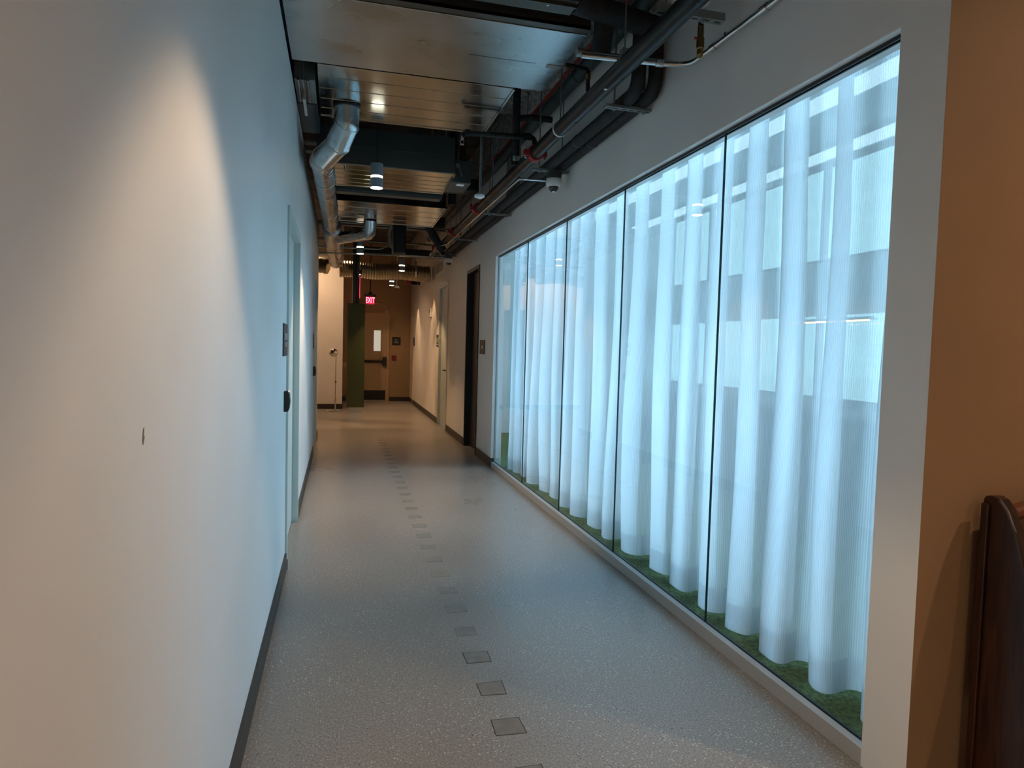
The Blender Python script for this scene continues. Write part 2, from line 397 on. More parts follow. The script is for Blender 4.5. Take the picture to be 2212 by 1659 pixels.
# frame at the end of the right wall
struct(MB().box(XR - .02, XR, 16.18, 16.24, 0, 2.40).build('trim_corner', M['frame_t']))

# ------------------------------------------------------------------ interior glazing
wn = empty_struct('window_1', (XG, 4.7, 0))
MB().box(XR, 1.776, 1.835, 7.60, 0, .060).box(1.776, 1.800, 1.835, 7.60, 0, .030).build('sill_channel', M['alu_p'], wn, bevel=.001)
MB().box(1.7765, 1.784, 1.836, 7.599, .031, .057).box(1.790, 1.800, 1.836, 7.599, .031, .057).build('sill_gasket', M['black'], wn)
MB().box(1.775, 1.781, 1.835, 7.60, 2.444, 2.462).box(1.793, 1.800, 1.835, 7.60, 2.444, 2.462).build('head_channel', M['black'], wn)
MB().box(1.800, 1.812, 1.835, 7.60, 2.45, 2.462).build('head_trim', M['alu'], wn)
MB().box(1.779, 1.795, 7.585, 7.60, .06, 2.444).build('jamb_channel', M['alu_p'], wn)
seams = [1.837, 2.915, 4.080, 5.222, 6.377, 7.585]
for a, b in zip(seams[:-1], seams[1:]):
    p = MB().add([(XG, a + .002, .032), (XG, b - .002, .032), (XG, b - .002, 2.458), (XG, a + .002, 2.458)], [(0, 1, 2, 3)]).build('glass_pane', M['glass'], wn)
for s_ in seams[1:-1]:
    MB().box(XG - .005, XG + .005, s_ - .0022, s_ + .0022, .034, 2.456).build('glass_joint', M['gedge'], wn)

# ------------------------------------------------------------------ sheer curtain
def curtain_path(y0, y1, n):
    pts = []; L = 0; rng = random.Random(3)
    P = .305
    k = int((y1 - y0) / P) + 2
    amp = [rng.uniform(.070, .098) for _ in range(k + 2)]; wid = [rng.uniform(.75, 1.25) for _ in range(k + 2)]
    sh = [rng.uniform(-.03, .03) for _ in range(k + 2)]
    ph = 0.0; out = []
    cum = [0]
    for q in wid: cum.append(cum[-1] + q * P)
    for i in range(n):
        t = i / (n - 1) * k; c = min(int(t), k - 1); f = t - c
        if cum[c] > y1 - y0: break
        yy = y0 + cum[c] + f * (cum[c + 1] - cum[c])
        a = amp[c] * (1 - f) + amp[c + 1] * f
        s_ = 2 * PI * f
        xx = -a * math.sin(s_) + .012 * math.sin(2.7 * s_ + c * 1.9) * math.sin(PI * f)
        yo = -.036 * math.sin(2 * s_) + sh[c] * math.sin(PI * f) ** 2
        out.append((xx, yy + yo + .010 * math.sin(1.6 * s_ + c * 2.3) * math.sin(PI * f), t))
    return out
def make_curtain(zlist, yshift, off=0.0):
    path = curtain_path(1.86, 7.50, 1100)
    n = len(path); v = []; uv = []; arcl = [0]
    for i in range(1, n): arcl.append(arcl[-1] + math.hypot(path[i][0] - path[i - 1][0], path[i][1] - path[i - 1][1]))
    for z in zlist:
        g = (2.6 - z) / 2.6
        for i, (x, y_, t) in enumerate(path):
            flare = .80 + .25 * min(1, g * 1.6)
            wob = .016 * math.sin(t * 2.1 + z * 1.3) + .010 * math.sin(t * 5.3 - z * 2.7)
            xx = 1.985 + x * flare + wob * g + off
            xx = max(xx, 1.872)
            v.append((xx, y_ + .035 * g * math.sin(t * 1.7 + 1) + .01 * math.sin(z * 2 + t), z)); uv.append((arcl[i], z))
    f = []
    for j in range(len(zlist) - 1):
        for i in range(n - 1): f.append((j * n + i, j * n + i + 1, (j + 1) * n + i + 1, (j + 1) * n + i))
    m = MB(); m.add(v, f, True); m.uv = uv; return m
ct = thing('sheer_curtain', (1.945, 4.7, .03), 'long white sheer pleated curtain hanging behind the glass partition', 'curtain')
make_curtain([.03 + i * .16 for i in range(17)], 0).build('voile', M['voile'], ct)
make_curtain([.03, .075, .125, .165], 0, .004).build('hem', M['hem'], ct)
MB().box(1.93, 1.96, 1.84, 7.58, 2.60, 2.63).build('track', M['white'], ct)

# ------------------------------------------------------------------ room behind the curtain
XW = 5.5
struct(MB().box(1.801, 1.87, 1.836, 7.599, .0, .012).box(1.87, XW, 1.80, 10.6, .0, .012).build('floor_carpet', M['carpet']))
M['roomw'] = mat('pale_room_wall', (.72, .75, .76), .6)
struct(MB().box(XR + T, XW + .1, 10.6, 10.7, 0, ZC).build('wall_room_end', M['roomw']))
wv = MB()
ZW = [(0, .88), (1.88, 2.50), (3.72, ZC)]
for z0, z1 in ZW: wv.box(XW, XW + .12, 1.80, 10.6, z0, z1)
struct(wv.build('wall_room_window', M['roomw']))
struct(MB().box(XR + T, 2.2, 1.80, 10.6, 2.66, 2.70).build('trim_curtain_pocket', M['white']))
M['roomc'] = mat('pale_room_ceiling', (.70, .74, .75), .7)
struct(MB().box(1.862, XW, 1.80, 10.6, 3.84, 3.895).build('ceiling_room', M['roomc']))
bm_ = MB()
for yy in (2.6, 3.9, 5.2, 6.5, 7.8, 9.1): bm_.box(1.9, XW, yy, yy + .12, 3.60, 3.84)
struct(bm_.build('trim_room_beams', M['roomc']))
for zi, (z0, z1) in enumerate(((.88, 1.88), (2.50, 3.72))):
    wd = empty_struct('window_%d' % (zi + 2), (XW, 6.2, z0))
    for k in range(8):
        yy = 1.80 + k * (8.8 / 7) - (.03 if k == 7 else 0)
        MB().box(XW + .02, XW + .09, max(1.80, yy - .03), min(10.6, yy + .03), z0, z1).build('mullion', M['alu_p'], wd)
    MB().box(XW + .02, XW + .09, 1.80, 10.6, z0, z0 + .04).build('window_sill', M['alu_p'], wd)
    MB().add([(XW + .06, 1.8, z0), (XW + .06, 10.6, z0), (XW + .06, 10.6, z1), (XW + .06, 1.8, z1)], [(0, 1, 2, 3)]).build('window_pane', M['glass'], wd)
# plates added over the reveals, their white standing in for curtain light
struct(MB().box(XR + .001, 1.775, 1.836, 7.599, 2.458, 2.462).box(1.812, 1.861, 1.836, 7.599, 2.458, 2.462).build('trim_head_lit_reveal', M['lit_reveal']))
struct(MB().box(XR + .001, 1.776, 7.596, 7.60, .062, 2.458).box(1.798, 1.861, 7.596, 7.60, .062, 2.458).build('trim_jamb_lit_reveal', M['lit_reveal']))
# cool glowing strips added under that room's ceiling to brighten it
for k, xx in enumerate((2.7, 3.7, 4.7)):
    lt = thing('fill_strip', (xx, 6, 3.4), ('long glowing fill strip added behind the sheer, nearest the glass partition', 'long glowing fill strip added behind the sheer, middle of three', 'long glowing fill strip added behind the sheer, nearest the windows')[k], 'light', 'added fill strips in the curtained room')
    MB().box(xx - .12, xx + .12, 2.2, 10.2, 3.41, 3.47).build('housing', M['alu_p'], lt)
    MB().box(xx - .115, xx + .115, 2.22, 10.18, 3.40, 3.41).build('diffuser', M['fillglow'], lt)
    MB().tube([(xx, 3, 3.47), (xx, 3, 3.84)], .004, 8).tube([(xx, 9, 3.47), (xx, 9, 3.84)], .004, 8).each('hanger_rod', M['strut'], lt)
# low seating seen dimly through the sheer
for k, (yy, ln) in enumerate(((3.6, 1.7), (5.6, 1.5), (7.7, 1.7))):
    so = thing('lounge_sofa', (4.6, yy, .012), ('low dark sofa by the windows, nearest the glass partition post',
               'low dark sofa by the windows, middle of the three behind the sheer', 'low dark sofa by the windows, farthest behind the sheer')[k], 'sofa', 'sofas behind the sheer curtain')
    fab = M.setdefault('fab', mat('dark_upholstery', (.035, .05, .06), .8))
    MB().box(4.15, 4.95, yy, yy + ln, .12, .42).build('seat', fab, so, bevel=.03)
    MB().box(4.75, 4.98, yy, yy + ln, .42, .80).build('backrest', fab, so, bevel=.04)
    for lx in (4.2, 4.9):
        for ly in (yy + .05, yy + ln - .05): MB().tube([(lx, ly, .012), (lx, ly, .125)], .018, 10).build('leg', M['black'], so)
# glowing bar added in place of a warm lamp reflected in the glass
ls = thing('reflection_bar', (5.2, 4.7, 2.0), 'thin glowing bar added for a warm reflection near the window post', 'light')
ls_m = mat('warm_reflection_glow', (1, .5, .2), .5, emit=(1, .42, .15), estr=9)
MB().box(5.25, 5.27, 5.75, 7.05, 1.775, 1.79).build('tube', ls_m, ls)
MB().box(5.24, 5.28, 5.70, 7.10, 1.79, 1.82).box(5.28, 5.52, 5.9, 5.94, 1.80, 1.82).box(5.28, 5.52, 6.9, 6.94, 1.80, 1.82).build('housing', M['alu'], ls)

# outdoors beyond those windows
struct(MB().box(5.7, 40, -20, 45, -.3, -.2).build('floor_outdoor_paving', mat('pale_paving', (.55, .55, .5), .9)))

# ------------------------------------------------------------------ floor inlays
inl = MB()
ords = ['first', 'second', 'third', 'fourth', 'fifth', 'sixth', 'seventh', 'eighth', 'ninth', 'tenth', 'eleventh', 'twelfth', 'thirteenth', 'fourteenth', 'fifteenth',
        'sixteenth', 'seventeenth', 'eighteenth', 'nineteenth', 'twentieth', 'twenty-first', 'twenty-second', 'twenty-third', 'twenty-fourth', 'twenty-fifth', 'twenty-sixth', 'twenty-seventh', 'twenty-eighth', 'twenty-ninth', 'thirtieth']
for k in range(30):
    yy = 2.030 + .2825 * k
    if k == 0: yy = 2.02
    t = thing('floor_inlay', (.621, yy, 0), 'small square grey inlay in the concrete floor, %s from the camera' % ords[k], 'floor inlay', 'row of square inlays down the floor')
    r = random.Random(k); e = lambda: r.uniform(-.004, .004)
    c = [(-.052 + e(), -.05 + e()), (.052 + e(), -.05 + e()), (.052 + e(), .05 + e()), (-.052 + e(), .05 + e())]
    MB().prism([(.621 + a, yy + b) for a, b in c], 'z', 0, .0012).build('patch', M['inlay'], t)
    if k < 4: MB().prism([(.621 + a * 1.07, yy + b * 1.07) for a, b in c], 'z', 0, .0008).build('joint', M['joint'], t)

# ------------------------------------------------------------------ wall signs and small fittings
def Rx(face, pos):
    """matrix that stands text (xy plane) upright facing -X, +X or -Y"""
    R = {'-x': Matrix(((0, 0, -1), (-1, 0, 0), (0, 1, 0))), '+x': Matrix(((0, 0, 1), (1, 0, 0), (0, 1, 0))), '-y': Matrix(((1, 0, 0), (0, 0, -1), (0, 1, 0)))}[face]
    return Matrix.Translation(pos) @ R.to_4x4()
s1 = thing('room_sign', (XL, 4.06, 1.40), 'dark plastic room sign beside the near left door frame', 'sign')
MB().box(XL, XL + .008, 3.95, 4.22, 1.315, 1.50).build('plate', M['signd'], s1, bevel=.001)
text_mesh('STUDIO', .052, M['ink'], s1, M4=Rx('+x', (XL + .009, 4.09, 1.425)))
text_mesh('SUITE', .036, M['ink'], s1, M4=Rx('+x', (XL + .009, 4.09, 1.380)))
s2 = thing('room_sign', (XR, 8.19, 1.40), 'small dark brown room sign between black door and glass partition', 'sign')
MB().box(XR - .008, XR, 8.06, 8.35, 1.315, 1.49).build('plate', mat('brown_sign', (.03, .022, .02), .4), s2, bevel=.001)
text_mesh('101', .05, M['ink'], s2, M4=Rx('-x', (XR - .009, 8.2, 1.40)), bold=.002)
s3 = thing('room_sign', (XR, 12.15, 1.5), 'black restroom sign past the pale far door', 'sign')
MB().box(XR - .01, XR, 12.03, 12.27, 1.40, 1.61).build('plate', M['signb'], s3)
MB().box(XR - .012, XR - .01, 12.10, 12.13, 1.47, 1.56).box(XR - .012, XR - .01, 12.17, 12.2, 1.47, 1.56).box(XR - .012, XR - .01, 12.08, 12.22, 1.43, 1.445).build('pictogram', M['ink'], s3)
s4 = thing('room_sign', (XR, 16.1, 1.5), 'black sign at the far end of the right wall', 'sign')
MB().box(XR - .012, XR, 15.98, 16.16, 1.40, 1.60).build('plate', M['signb'], s4)
s5 = thing('stair_sign', (1.393, 17.0, 1.50), 'square black exit stair sign on the far wall beside the exit door', 'sign')
MB().box(1.29, 1.50, 16.99, 17.0, 1.405, 1.61).build('plate', M['signb'], s5)
for tx, zz in (('EXIT', 1.545), ('STAIR', 1.508), ('DOWN', 1.471)): text_mesh(tx, .034, M['ink'], s5, M4=Rx('-y', (1.395, 16.989, zz)))
s6 = thing('room_sign', (XL, 8.6, 1.4), 'small dark sign beside the second left door', 'sign')
MB().box(XL, XL + .008, 8.50, 8.66, 1.33, 1.51).build('plate', M['signd'], s6)
MB().box(XL + .008, XL + .0095, 8.53, 8.63, 1.41, 1.44).build('lettering', M['ink'], s6)
def reader(y_, label):
    t = thing('card_reader', (XL, y_, 1.05), label, 'card reader')
    prof = [(XL, .99), (XL + .022, .99), (XL + .030, 1.01), (XL + .034, 1.05), (XL + .030, 1.09), (XL + .024, 1.11), (XL, 1.11)]
    MB().prism([(a, b) for a, b in prof], 'y', y_ - .035, y_ + .035).build('body', M['black'], t, bevel=.003)
    MB().box(XL + .0245, XL + .028, y_ - .01, y_ + .01, 1.105, 1.112).build('status_light', mat('status_led', (1, .5, .4), .4, emit=(1, .5, .4), estr=2), t)
reader(4.10, 'black wall card reader beside the near left door')
reader(8.66, 'black wall card reader beside the second left door')
fp = thing('fire_alarm_pull', (1.337, 17.0, 1.08), 'small red fire alarm pull station beside the exit door', 'alarm')
MB().box(1.285, 1.39, 16.96, 17.0, 1.02, 1.145).build('body', M['red'], fp, bevel=.004)
MB().box(1.30, 1.375, 16.953, 16.96, 1.03, 1.045).box(1.30, 1.375, 16.953, 16.96, 1.12, 1.135).each('handle', mat('dark_red', (.08, .01, .01), .5), fp)
st = thing('alarm_strobe', (XR, 13.15, 2.05), 'white alarm strobe on the far right wall above the sign', 'alarm')
MB().box(XR - .03, XR, 13.02, 13.28, 1.97, 2.13).build('body', M['white'], st, bevel=.006)
MB().lathe([(.03, 0), (.028, -.015), (.0, -.03)], (XR - .03, 13.15, 2.08), 16, 'x').build('lens', M['steel'], st)
# scuff on the near left wall
sc_ = thing('wall_scuff', (XL, 1.19, 1.237), 'small dark scuff mark on the near left wall', 'mark')
MB().prism([(1.185, 1.226), (1.190, 1.245), (1.196, 1.247), (1.194, 1.236), (1.198, 1.230), (1.190, 1.219)], 'x', XL, XL + .0006).build('smear', mat('scuff', (.18, .17, .16), .8), sc_)
# grilles high on the right wall
def grille(y0, y1, z0, z1, n, label):
    g = thing('wall_grille', (XR, (y0 + y1) / 2, z0), label, 'vent')
    f = MB().box(XR - .012, XR, y0, y1, z0, z0 + .03).box(XR - .012, XR, y0, y1, z1 - .03, z1).box(XR - .012, XR, y0, y0 + .03, z0 + .03, z1 - .03).box(XR - .012, XR, y1 - .03, y1, z0 + .03, z1 - .03)
    f.build('frame', M['wall'], g)
    s_ = MB()
    for k in range(n):
        z = z0 + .035 + (z1 - z0 - .07) * k / n
        s_.hexa([(XR - .012, y0 + .03, z), (XR - .010, y0 + .03, z - .002), (XR - .010, y1 - .03, z - .002), (XR - .012, y1 - .03, z),
                 (XR - .001, y0 + .03, z + .016), (XR, y0 + .03, z + .013), (XR, y1 - .03, z + .013), (XR - .001, y1 - .03, z + .016)])
    s_.build('louvers', M['wall'], g)
    MB().box(XR - .002, XR - .0005, y0 + .03, y1 - .03, z0 + .03, z1 - .03).build('backing', M['deck'], g)
grille(6.50, 7.20, 2.98, 3.44, 18, 'painted louvered grille high on the right wall behind the near pipes')
grille(11.55, 12.55, 2.70, 2.93, 10, 'painted louvered grille above the pale far door')

# ------------------------------------------------------------------ pendant lamps
def pendant(x, y_, z0, label, light=True, ztop=ZC):
    t = thing('pendant_lamp', (x, y_, z0), label, 'lamp', 'grey cylinder pendants over the corridor')
    r = .052
    MB().lathe([(r - .006, .205), (r, .200), (r, .100)], (x, y_, z0), 32).build('upper_shade', M['grey'], t)
    MB().lathe([(r - .004, .100), (r - .004, .082)], (x, y_, z0), 32).build('light_ring', M['glow'], t)
    MB().lathe([(r, .082), (r, .004)], (x, y_, z0), 32).build('lower_shade', M['grey'], t)
    MB().lathe([(0, .003), (r - .004, .003), (r - .004, .0)], (x, y_, z0), 32).build('diffuser', M['glow'], t)
    MB().tube([(x, y_, z0 + .20), (x, y_, ztop)], .004, 8).lathe([(.05, -.02), (.05, 0)], (x, y_, ztop), 20).build('stem', M['black'], t)
    return t
lamps = [(.29, 5.80, 2.705, 'grey cylinder pendant lamp hanging nearest the camera over the corridor'),
         (.28, 9.97, 2.700, 'grey cylinder pendant lamp beside the branch duct, second in the row'),
         (1.05, 11.90, 2.700, 'pendant lamp hanging in front of the corrugated foil duct'),
         (1.10, 14.90, 2.700, 'small far pendant lamp hanging before the exit wall')]
for l in lamps: pendant(*l)

def add_light(kind, name, loc, energy, color, rot=None, **kw):
    L = bpy.data.lights.new(name, kind); L.energy = energy; L.color = color
    for k, v in kw.items():
        if k == 'portal': L.cycles.is_portal = v
        else: setattr(L, k, v)
    o = bpy.data.objects.new(name, L); COL.objects.link(o); o.location = loc
    if rot: o.rotation_euler = rot
    return o
WARM = (1.0, .70, .44)
def down(x, y_, z, e, ang=84, blend=.35, col=WARM, rot=(0, 0, 0)):
    return add_light('SPOT', 'lamp_or_fill_spot', (x, y_, z), e, col, rot, spot_size=math.radians(ang), spot_blend=blend, shadow_soft_size=.04)
E_L = 60
down(.30, 1.62, 2.69, E_L * .9)
for x, y_, z, _ in lamps: down(x, y_, z - .01, E_L * (2.4 if y_ < 8 else (1.4 if y_ < 14 else .35)), col=WARM if y_ < 8 else (1.0, .58, .28))
for (x, y_) in ((1.38, 12.75), (1.38, 15.35)):
    down(x, y_, 2.9, E_L * .9, 62, col=(1.0, .60, .30))
for x in (-.55, -1.6): down(x, 13.5, 3.75, E_L * 1.5, 125, col=(1.0, .60, .34), rot=(math.radians(10), 0, 0))  # unseen spots added to brighten the recess wall
# lobby behind the camera
for (x, y_, e) in ((3.0, .55, 75), (.5, -1.2, 75), (2.6, -2.0, 85), (.6, -3.6, 70), (4.6, -1.0, 45)):
    down(x, y_, 3.3, e * 1.25, 150, 1.0, col=(1.0, .64, .38))

# daylight: world sky through the far room's windows (portals only guide the sampling)
W = bpy.data.worlds.new('sky'); S.world = W; W.use_nodes = True
bg = W.node_tree.nodes['Background']; bg.inputs[0].default_value = (.47, .84, 1.0, 1); bg.inputs[1].default_value = 1.5
sun = add_light('SUN', 'hazy_sun', (12, 6, 6), 10.8, (.41, .69, 1.0), (0, math.radians(78), 0), angle=math.radians(50))
add_light('AREA', 'window_portal', (XW + .14, 6.2, 1.38), 1, (1, 1, 1), (0, -PI / 2, 0), shape='RECTANGLE', size=1.0, size_y=8.8, portal=True)
add_light('AREA', 'window_portal', (XW + .14, 6.2, 3.11), 1, (1, 1, 1), (0, -PI / 2, 0), shape='RECTANGLE', size=1.22, size_y=8.8, portal=True)

# ------------------------------------------------------------------ ducts
def duct(name_label, x0, x1, y0, y1, z0, z1, seams_n, flange=True, m=None, side=None, hang=True):
    m = m or M['galv']
    t = thing('supply_duct', ((x0 + x1) / 2, y0, z0), name_label, 'duct')
    MB().box(x0, x1, y0, y1, z0, z1).build('casing', m, t, bevel=.002)
    if seams_n:
        s_ = MB()
        for k in range(1, seams_n + 1):
            yy = y0 + (y1 - y0) * k / (seams_n + 1)
            s_.box(x0 + .005, x1 - .005, yy - .0018, yy + .0018, z0 - .003, z0 + .002)
        s_.build('standing_seam', m, t)
    if flange:
        MB().box(x0 - .02, x1 + .02, y1 - .025, y1, z0 - .006, z1 + .01).build('flange', m, t)
        MB().box(x1, x1 + .012, y0, y1 - .03, z0 - .006, z0 + .02).build('side_flange', m, t)
    if hang:
        h = MB()
        for hx in (x0 + .02, x1 - .02): h.tube([(hx, (y0 + y1) / 2, z1), (hx, (y0 + y1) / 2, ZC)], .005, 8)
        h.each('hanger_rod', M['strut'], t)
    return t
d1 = duct('wide shiny galvanised duct across the corridor nearest the camera', -.29, 1.262, 3.46, 4.27, 3.07, 3.42, 0, flange=False, m=M['galv_dull'])
MB().prism([(.70, 3.88), (.705, 3.873), (1.10, 3.872), (1.10, 3.876)], 'z', 3.0692, 3.07).build('crease', M['darkbox'], d1)
MB().box(1.17, 1.262, 3.86, 3.90, 3.066, 3.07).build('tape', mat('grey_tape', (.25, .25, .22), .5), d1)
d2 = duct('ribbed galvanised duct where the round duct drops off, second from camera', -.15, 1.085, 4.34, 5.30, 3.09, 3.40, 4)
d3 = duct('galvanised duct with dark front behind the nearest pendant lamp', -.20, .965, 5.92, 6.70, 2.91, 3.22, 4, m=M['galv'])
MB().box(-.20, .965, 5.905, 5.92, 2.915, 3.22).build('front_panel', M['darkbox'], d3, bevel=.002)
MB().box(-.20, .965, 5.898, 5.905, 3.06, 3.07).build('front_rib', M['darkbox'], d3)
d4 = duct('galvanised duct with small red lights reflected, beyond the metal rail', -.18, 1.13, 7.45, 8.65, 2.92, 3.25, 3)
# actuator box beside third duct
vb = thing('damper_box', (1.07, 6.15, 2.90), 'grey damper control box at the right end of the lamp duct', 'control box')
MB().box(.967, 1.15, 6.10, 6.50, 2.885, 3.085).build('box', M['darkbox'], vb, bevel=.003)
MB().tube([(1.03, 6.07, 3.02), (1.06, 6.06, 2.93)], .006, 8).lathe([(.02, 0), (.02, -.03)], (1.02, 6.10, 3.03), 16, 'y').build('actuator_arm', M['strut'], vb)
MB().box(1.03, 1.10, 6.15, 6.22, 2.8835, 2.885).build('label_plate', M['white'], vb)
# strip rails
def rail(label, x0, x1, y_, z, m=None, w=.10):
    t = thing('ceiling_rail', ((x0 + x1) / 2, y_, z), label, 'rail')
    b = MB().box(x0, x1, y_, y_ + w, z, z + .02).box(x0, x1, y_, y_ + .01, z + .02, z + .08).box(x0, x1, y_ + w - .01, y_ + w, z + .02, z + .08).box(x0, x1, y_ + .03, y_ + .045, z - .015, z)
    b.build('channel', m or M['darkbox'], t)
    s_ = MB()
    for k in range(5):
        s_.lathe([(.008, 0), (.007, -.006), (0, -.008)], (x0 + (x1 - x0) * (k + .5) / 5, y_ + .07, z), 12)
    s_.each('bolt', M['steel'], t)
    h = MB()
    for hx in (x0 + .1, x1 - .1): h.tube([(hx, y_ + w / 2, z + .02), (hx, y_ + w / 2, ZC)], .005, 8)
    h.each('hanger_rod', M['strut'], t)
    return t
rail('grey bolted metal rail across the corridor past the lamp duct', -.2, 1.0, 6.86, 2.91, w=.22)
M['bronze'] = mat('dull_bronze_sheet', (.085, .075, .06), .4, .7)
sd = rail('bronze slotted diffuser rail in front of the nearest duct', -.28, 1.115, 3.18, 3.09, M['bronze'], .14)
tooth = MB()
for k in range(120): tooth.box(-.27 + k * .0115, -.264 + k * .0115, 3.174, 3.18, 3.115, 3.16)
tooth.build('serrated_edge', M['bronze'], sd)
ang = thing('duct_lip', (.48, 3.42, 3.07), 'dark steel angle along the near edge of the nearest duct', 'steel angle')
MB().box(-.29, 1.262, 3.40, 3.458, 3.075, 3.09).box(-.29, 1.262, 3.40, 3.405, 3.075, 3.20).build('angle', M['bronze'], ang)
MB().tube([(-.2, 3.43, 3.09), (-.2, 3.43, ZC)], .005, 8).tube([(1.2, 3.43, 3.09), (1.2, 3.43, ZC)], .005, 8).each('hanger_rod', M['strut'], ang)

# spiral duct: drops out of the second duct, bends left and forward, then runs down the corridor
sp = thing('spiral_duct', (.02, 5.05, 3.09), 'round silver spiral duct running down the left side of the ceiling', 'duct')
path = [(.035, 5.02, 3.09), (.035, 5.03, 2.965), (-.02, 5.14, 2.86), (-.125, 5.36, 2.80), (-.150, 5.60, 2.83), (-.150, 5.85, 2.89)]
pr = .088
MB().tube([path[0], path[1]], pr, 32).build('drop', M['spiral'], sp)
for k in range(1, len(path) - 1):
    A, B = Vector(path[k]), Vector(path[k + 1])
    MB().tube([A, B], pr, 32).build('elbow_gore', M['spiral'], sp)
    MB().tube([A - (B - A).normalized() * .004, A + (B - A).normalized() * .005], pr + .004, 32).build('gore_seam', M['spiral'], sp)
# filler spheres at gore joints hide the gaps
for k in range(1, len(path) - 1):
    MB().lathe([(pr * math.sin(PI * i / 12) if 0 < i < 12 else 0, pr * math.cos(PI * i / 12)) for i in range(13)], path[k], 32).build('elbow_gore', M['spiral'], sp)
def spiral_run(name, A, B, r, parent, pitch=.105, rib=.004):
    A, B = Vector(A), Vector(B); L = (B - A).length; n = int(L / pitch); pts = []; rs = []
    for k in range(n + 1):
        s0 = k * pitch
        for ds, dr in ((0, 0), (pitch * .76, 0), (pitch * .80, rib), (pitch * .96, rib)):
            if s0 + ds <= L: pts.append(A + (B - A) * ((s0 + ds) / L)); rs.append(r + dr)
    pts.append(B); rs.append(r)
    return MB().tube(pts, rs, 32).build(name, M['spiral'], parent)
spiral_run('straight_run', path[-1], (-.11, 9.0, 2.895), .088, sp)
spiral_run('wide_run', (-.11, 9.0, 2.895), (-.075, 12.75, 2.89), .118, sp)
for yy, xx, rr in ((6.45, -.142, .092), (7.9, -.123, .092), (9.0, -.11, .122)):
    MB().lathe([(rr, -.02), (rr + .004, -.015), (rr + .004, .015), (rr, .02)], (xx, yy, 2.894), 32, 'y').build('collar', M['spiral'], sp)
MB().lathe([(.093, 0), (.098, -.006), (.098, -.016), (.09, -.02)], (.035, 5.02, 3.09), 32).build('collar', M['black'], sp)
hs = MB()
for yy, xx in ((6.1, -.145), (8.3, -.118), (11.0, -.09)): hs.tube([(xx, yy, 2.98), (xx, yy, ZC)], .004, 8)
hs.each('hanger_rod', M['strut'], sp)
# branch elbow from fourth duct
br = thing('branch_duct', (.34, 8.55, 2.9), 'short silver elbow duct joining the spiral duct from the right', 'duct')
bp = arc([(.355, 8.50, 2.93), (.355, 8.56, 2.77), (-.02, 9.3, 2.80)], .20, 5)
MB().tube(bp, .078, 28).build('elbow', M['spiral'], br)
for k in (1, 3, 5): 
    p, q = Vector(bp[k]), Vector(bp[k + 1]); t_ = (q - p).normalized()
    MB().tube([p, p + t_ * .012], .082, 28).build('seam_ring', M['spiral'], br)
# corrugated foil duct across the corridor
fd = thing('flexible_duct', (.9, 13.0, 2.80), 'fat corrugated foil duct crossing the far corridor', 'duct')
pts = []; rs = []; n = 74
for k in range(n + 1):
    x = -.02 + (1.695 + .02) * k / n; pts.append((x, 13.0 + .015 * math.sin(x * 5), 2.795 + .012 * math.sin(x * 7))); rs.append(.150 + (.010 if k % 2 else -.010))
MB().tube(pts, rs, 32).build('corrugated_sleeve', M['foil'], fd)
MB().tube([(.2, 13.0, 2.95), (.2, 13.0, ZC)], .004, 8).tube([(1.4, 13.0, 2.95), (1.4, 13.0, ZC)], .004, 8).each('hanger_rod', M['strut'], fd)
MB().box(1.385, 1.415, 12.83, 12.845, 2.70, 3.0).each('strap', M['steel'], fd)
fd2 = thing('flexible_duct', (-.6, 12.8, 2.83), 'loose foil duct and rings at the end of the spiral duct', 'duct')
pts = []; rs = []
for k in range(31):
    t_ = k / 30; pts.append((-.20 - 1.2 * t_, 12.75 + .1 * math.sin(t_ * 3), 2.80 + .06 * math.sin(t_ * 4))); rs.append(.14 + (.008 if k % 2 else -.005))
MB().tube(pts, rs, 28).build('corrugated_sleeve', M['foil'], fd2)
MB().tube([(-.8, 12.8, 2.93), (-.8, 12.8, ZC)], .004, 8).each('hanger_rod', M['strut'], fd2)
# left plenum boxes above the partition
def pbox(name, label, cat, b, m):
    t = thing(name, ((b[0] + b[1]) / 2, b[2], b[4]), label, cat); MB().box(*b).build('casing', m, t, bevel=.003); return t
lb = pbox('junction_panel', 'open grey metal panel box above the left wall beside second duct', 'panel box', (-.302, -.17, 4.62, 5.05, 3.09, 3.28), M['strut'])
for k, xx in enumerate((-.275, -.245, -.215)):
    MB().tube([(xx, 4.60, 3.085), (xx, 5.0, 3.08)], .009, 10).build('conduit', M['steel'], lb)
MB().box(-.255, -.235, 4.78, 5.12, 3.02, 3.06).build('latch', M['steel'], lb)
MB().tube([(-.245, 4.6, 3.08), (-.245, 4.6, ZC)], .004, 8).each('hanger_rod', M['strut'], lb)
pbox('plenum_duct', 'dark duct box squeezed above the left wall beside the elbow', 'duct', (-.42, -.17, 5.08, 5.75, 3.09, 3.5), M['darkbox'])
for k, yy in enumerate((5.95, 6.2)):
    t = thing('bracket_bar', (-.2, yy, 3.08), ('pale flat bracket bar at the elbow above the left wall, nearer one', 'pale flat bracket bar above the left wall, farther one')[k], 'bracket')
    MB().box(-.40, .03 - .05 * k, yy, yy + .10, 3.075, 3.09).build('bar', M['strut'], t)
    if k == 0:
        MB().tube([(.015, yy - .02, 3.14), (.03, yy - .02, 2.86)], .006, 8).tube([(-.02, yy - .02, 3.1), (.06, yy - .02, 3.1)], .008, 8).each('threaded_rod', M['steel'], t)
        MB().tube([(.0, yy + .05, 3.08), (.0, yy + .05, ZC)], .004, 8).each('hanger_rod', M['strut'], t)

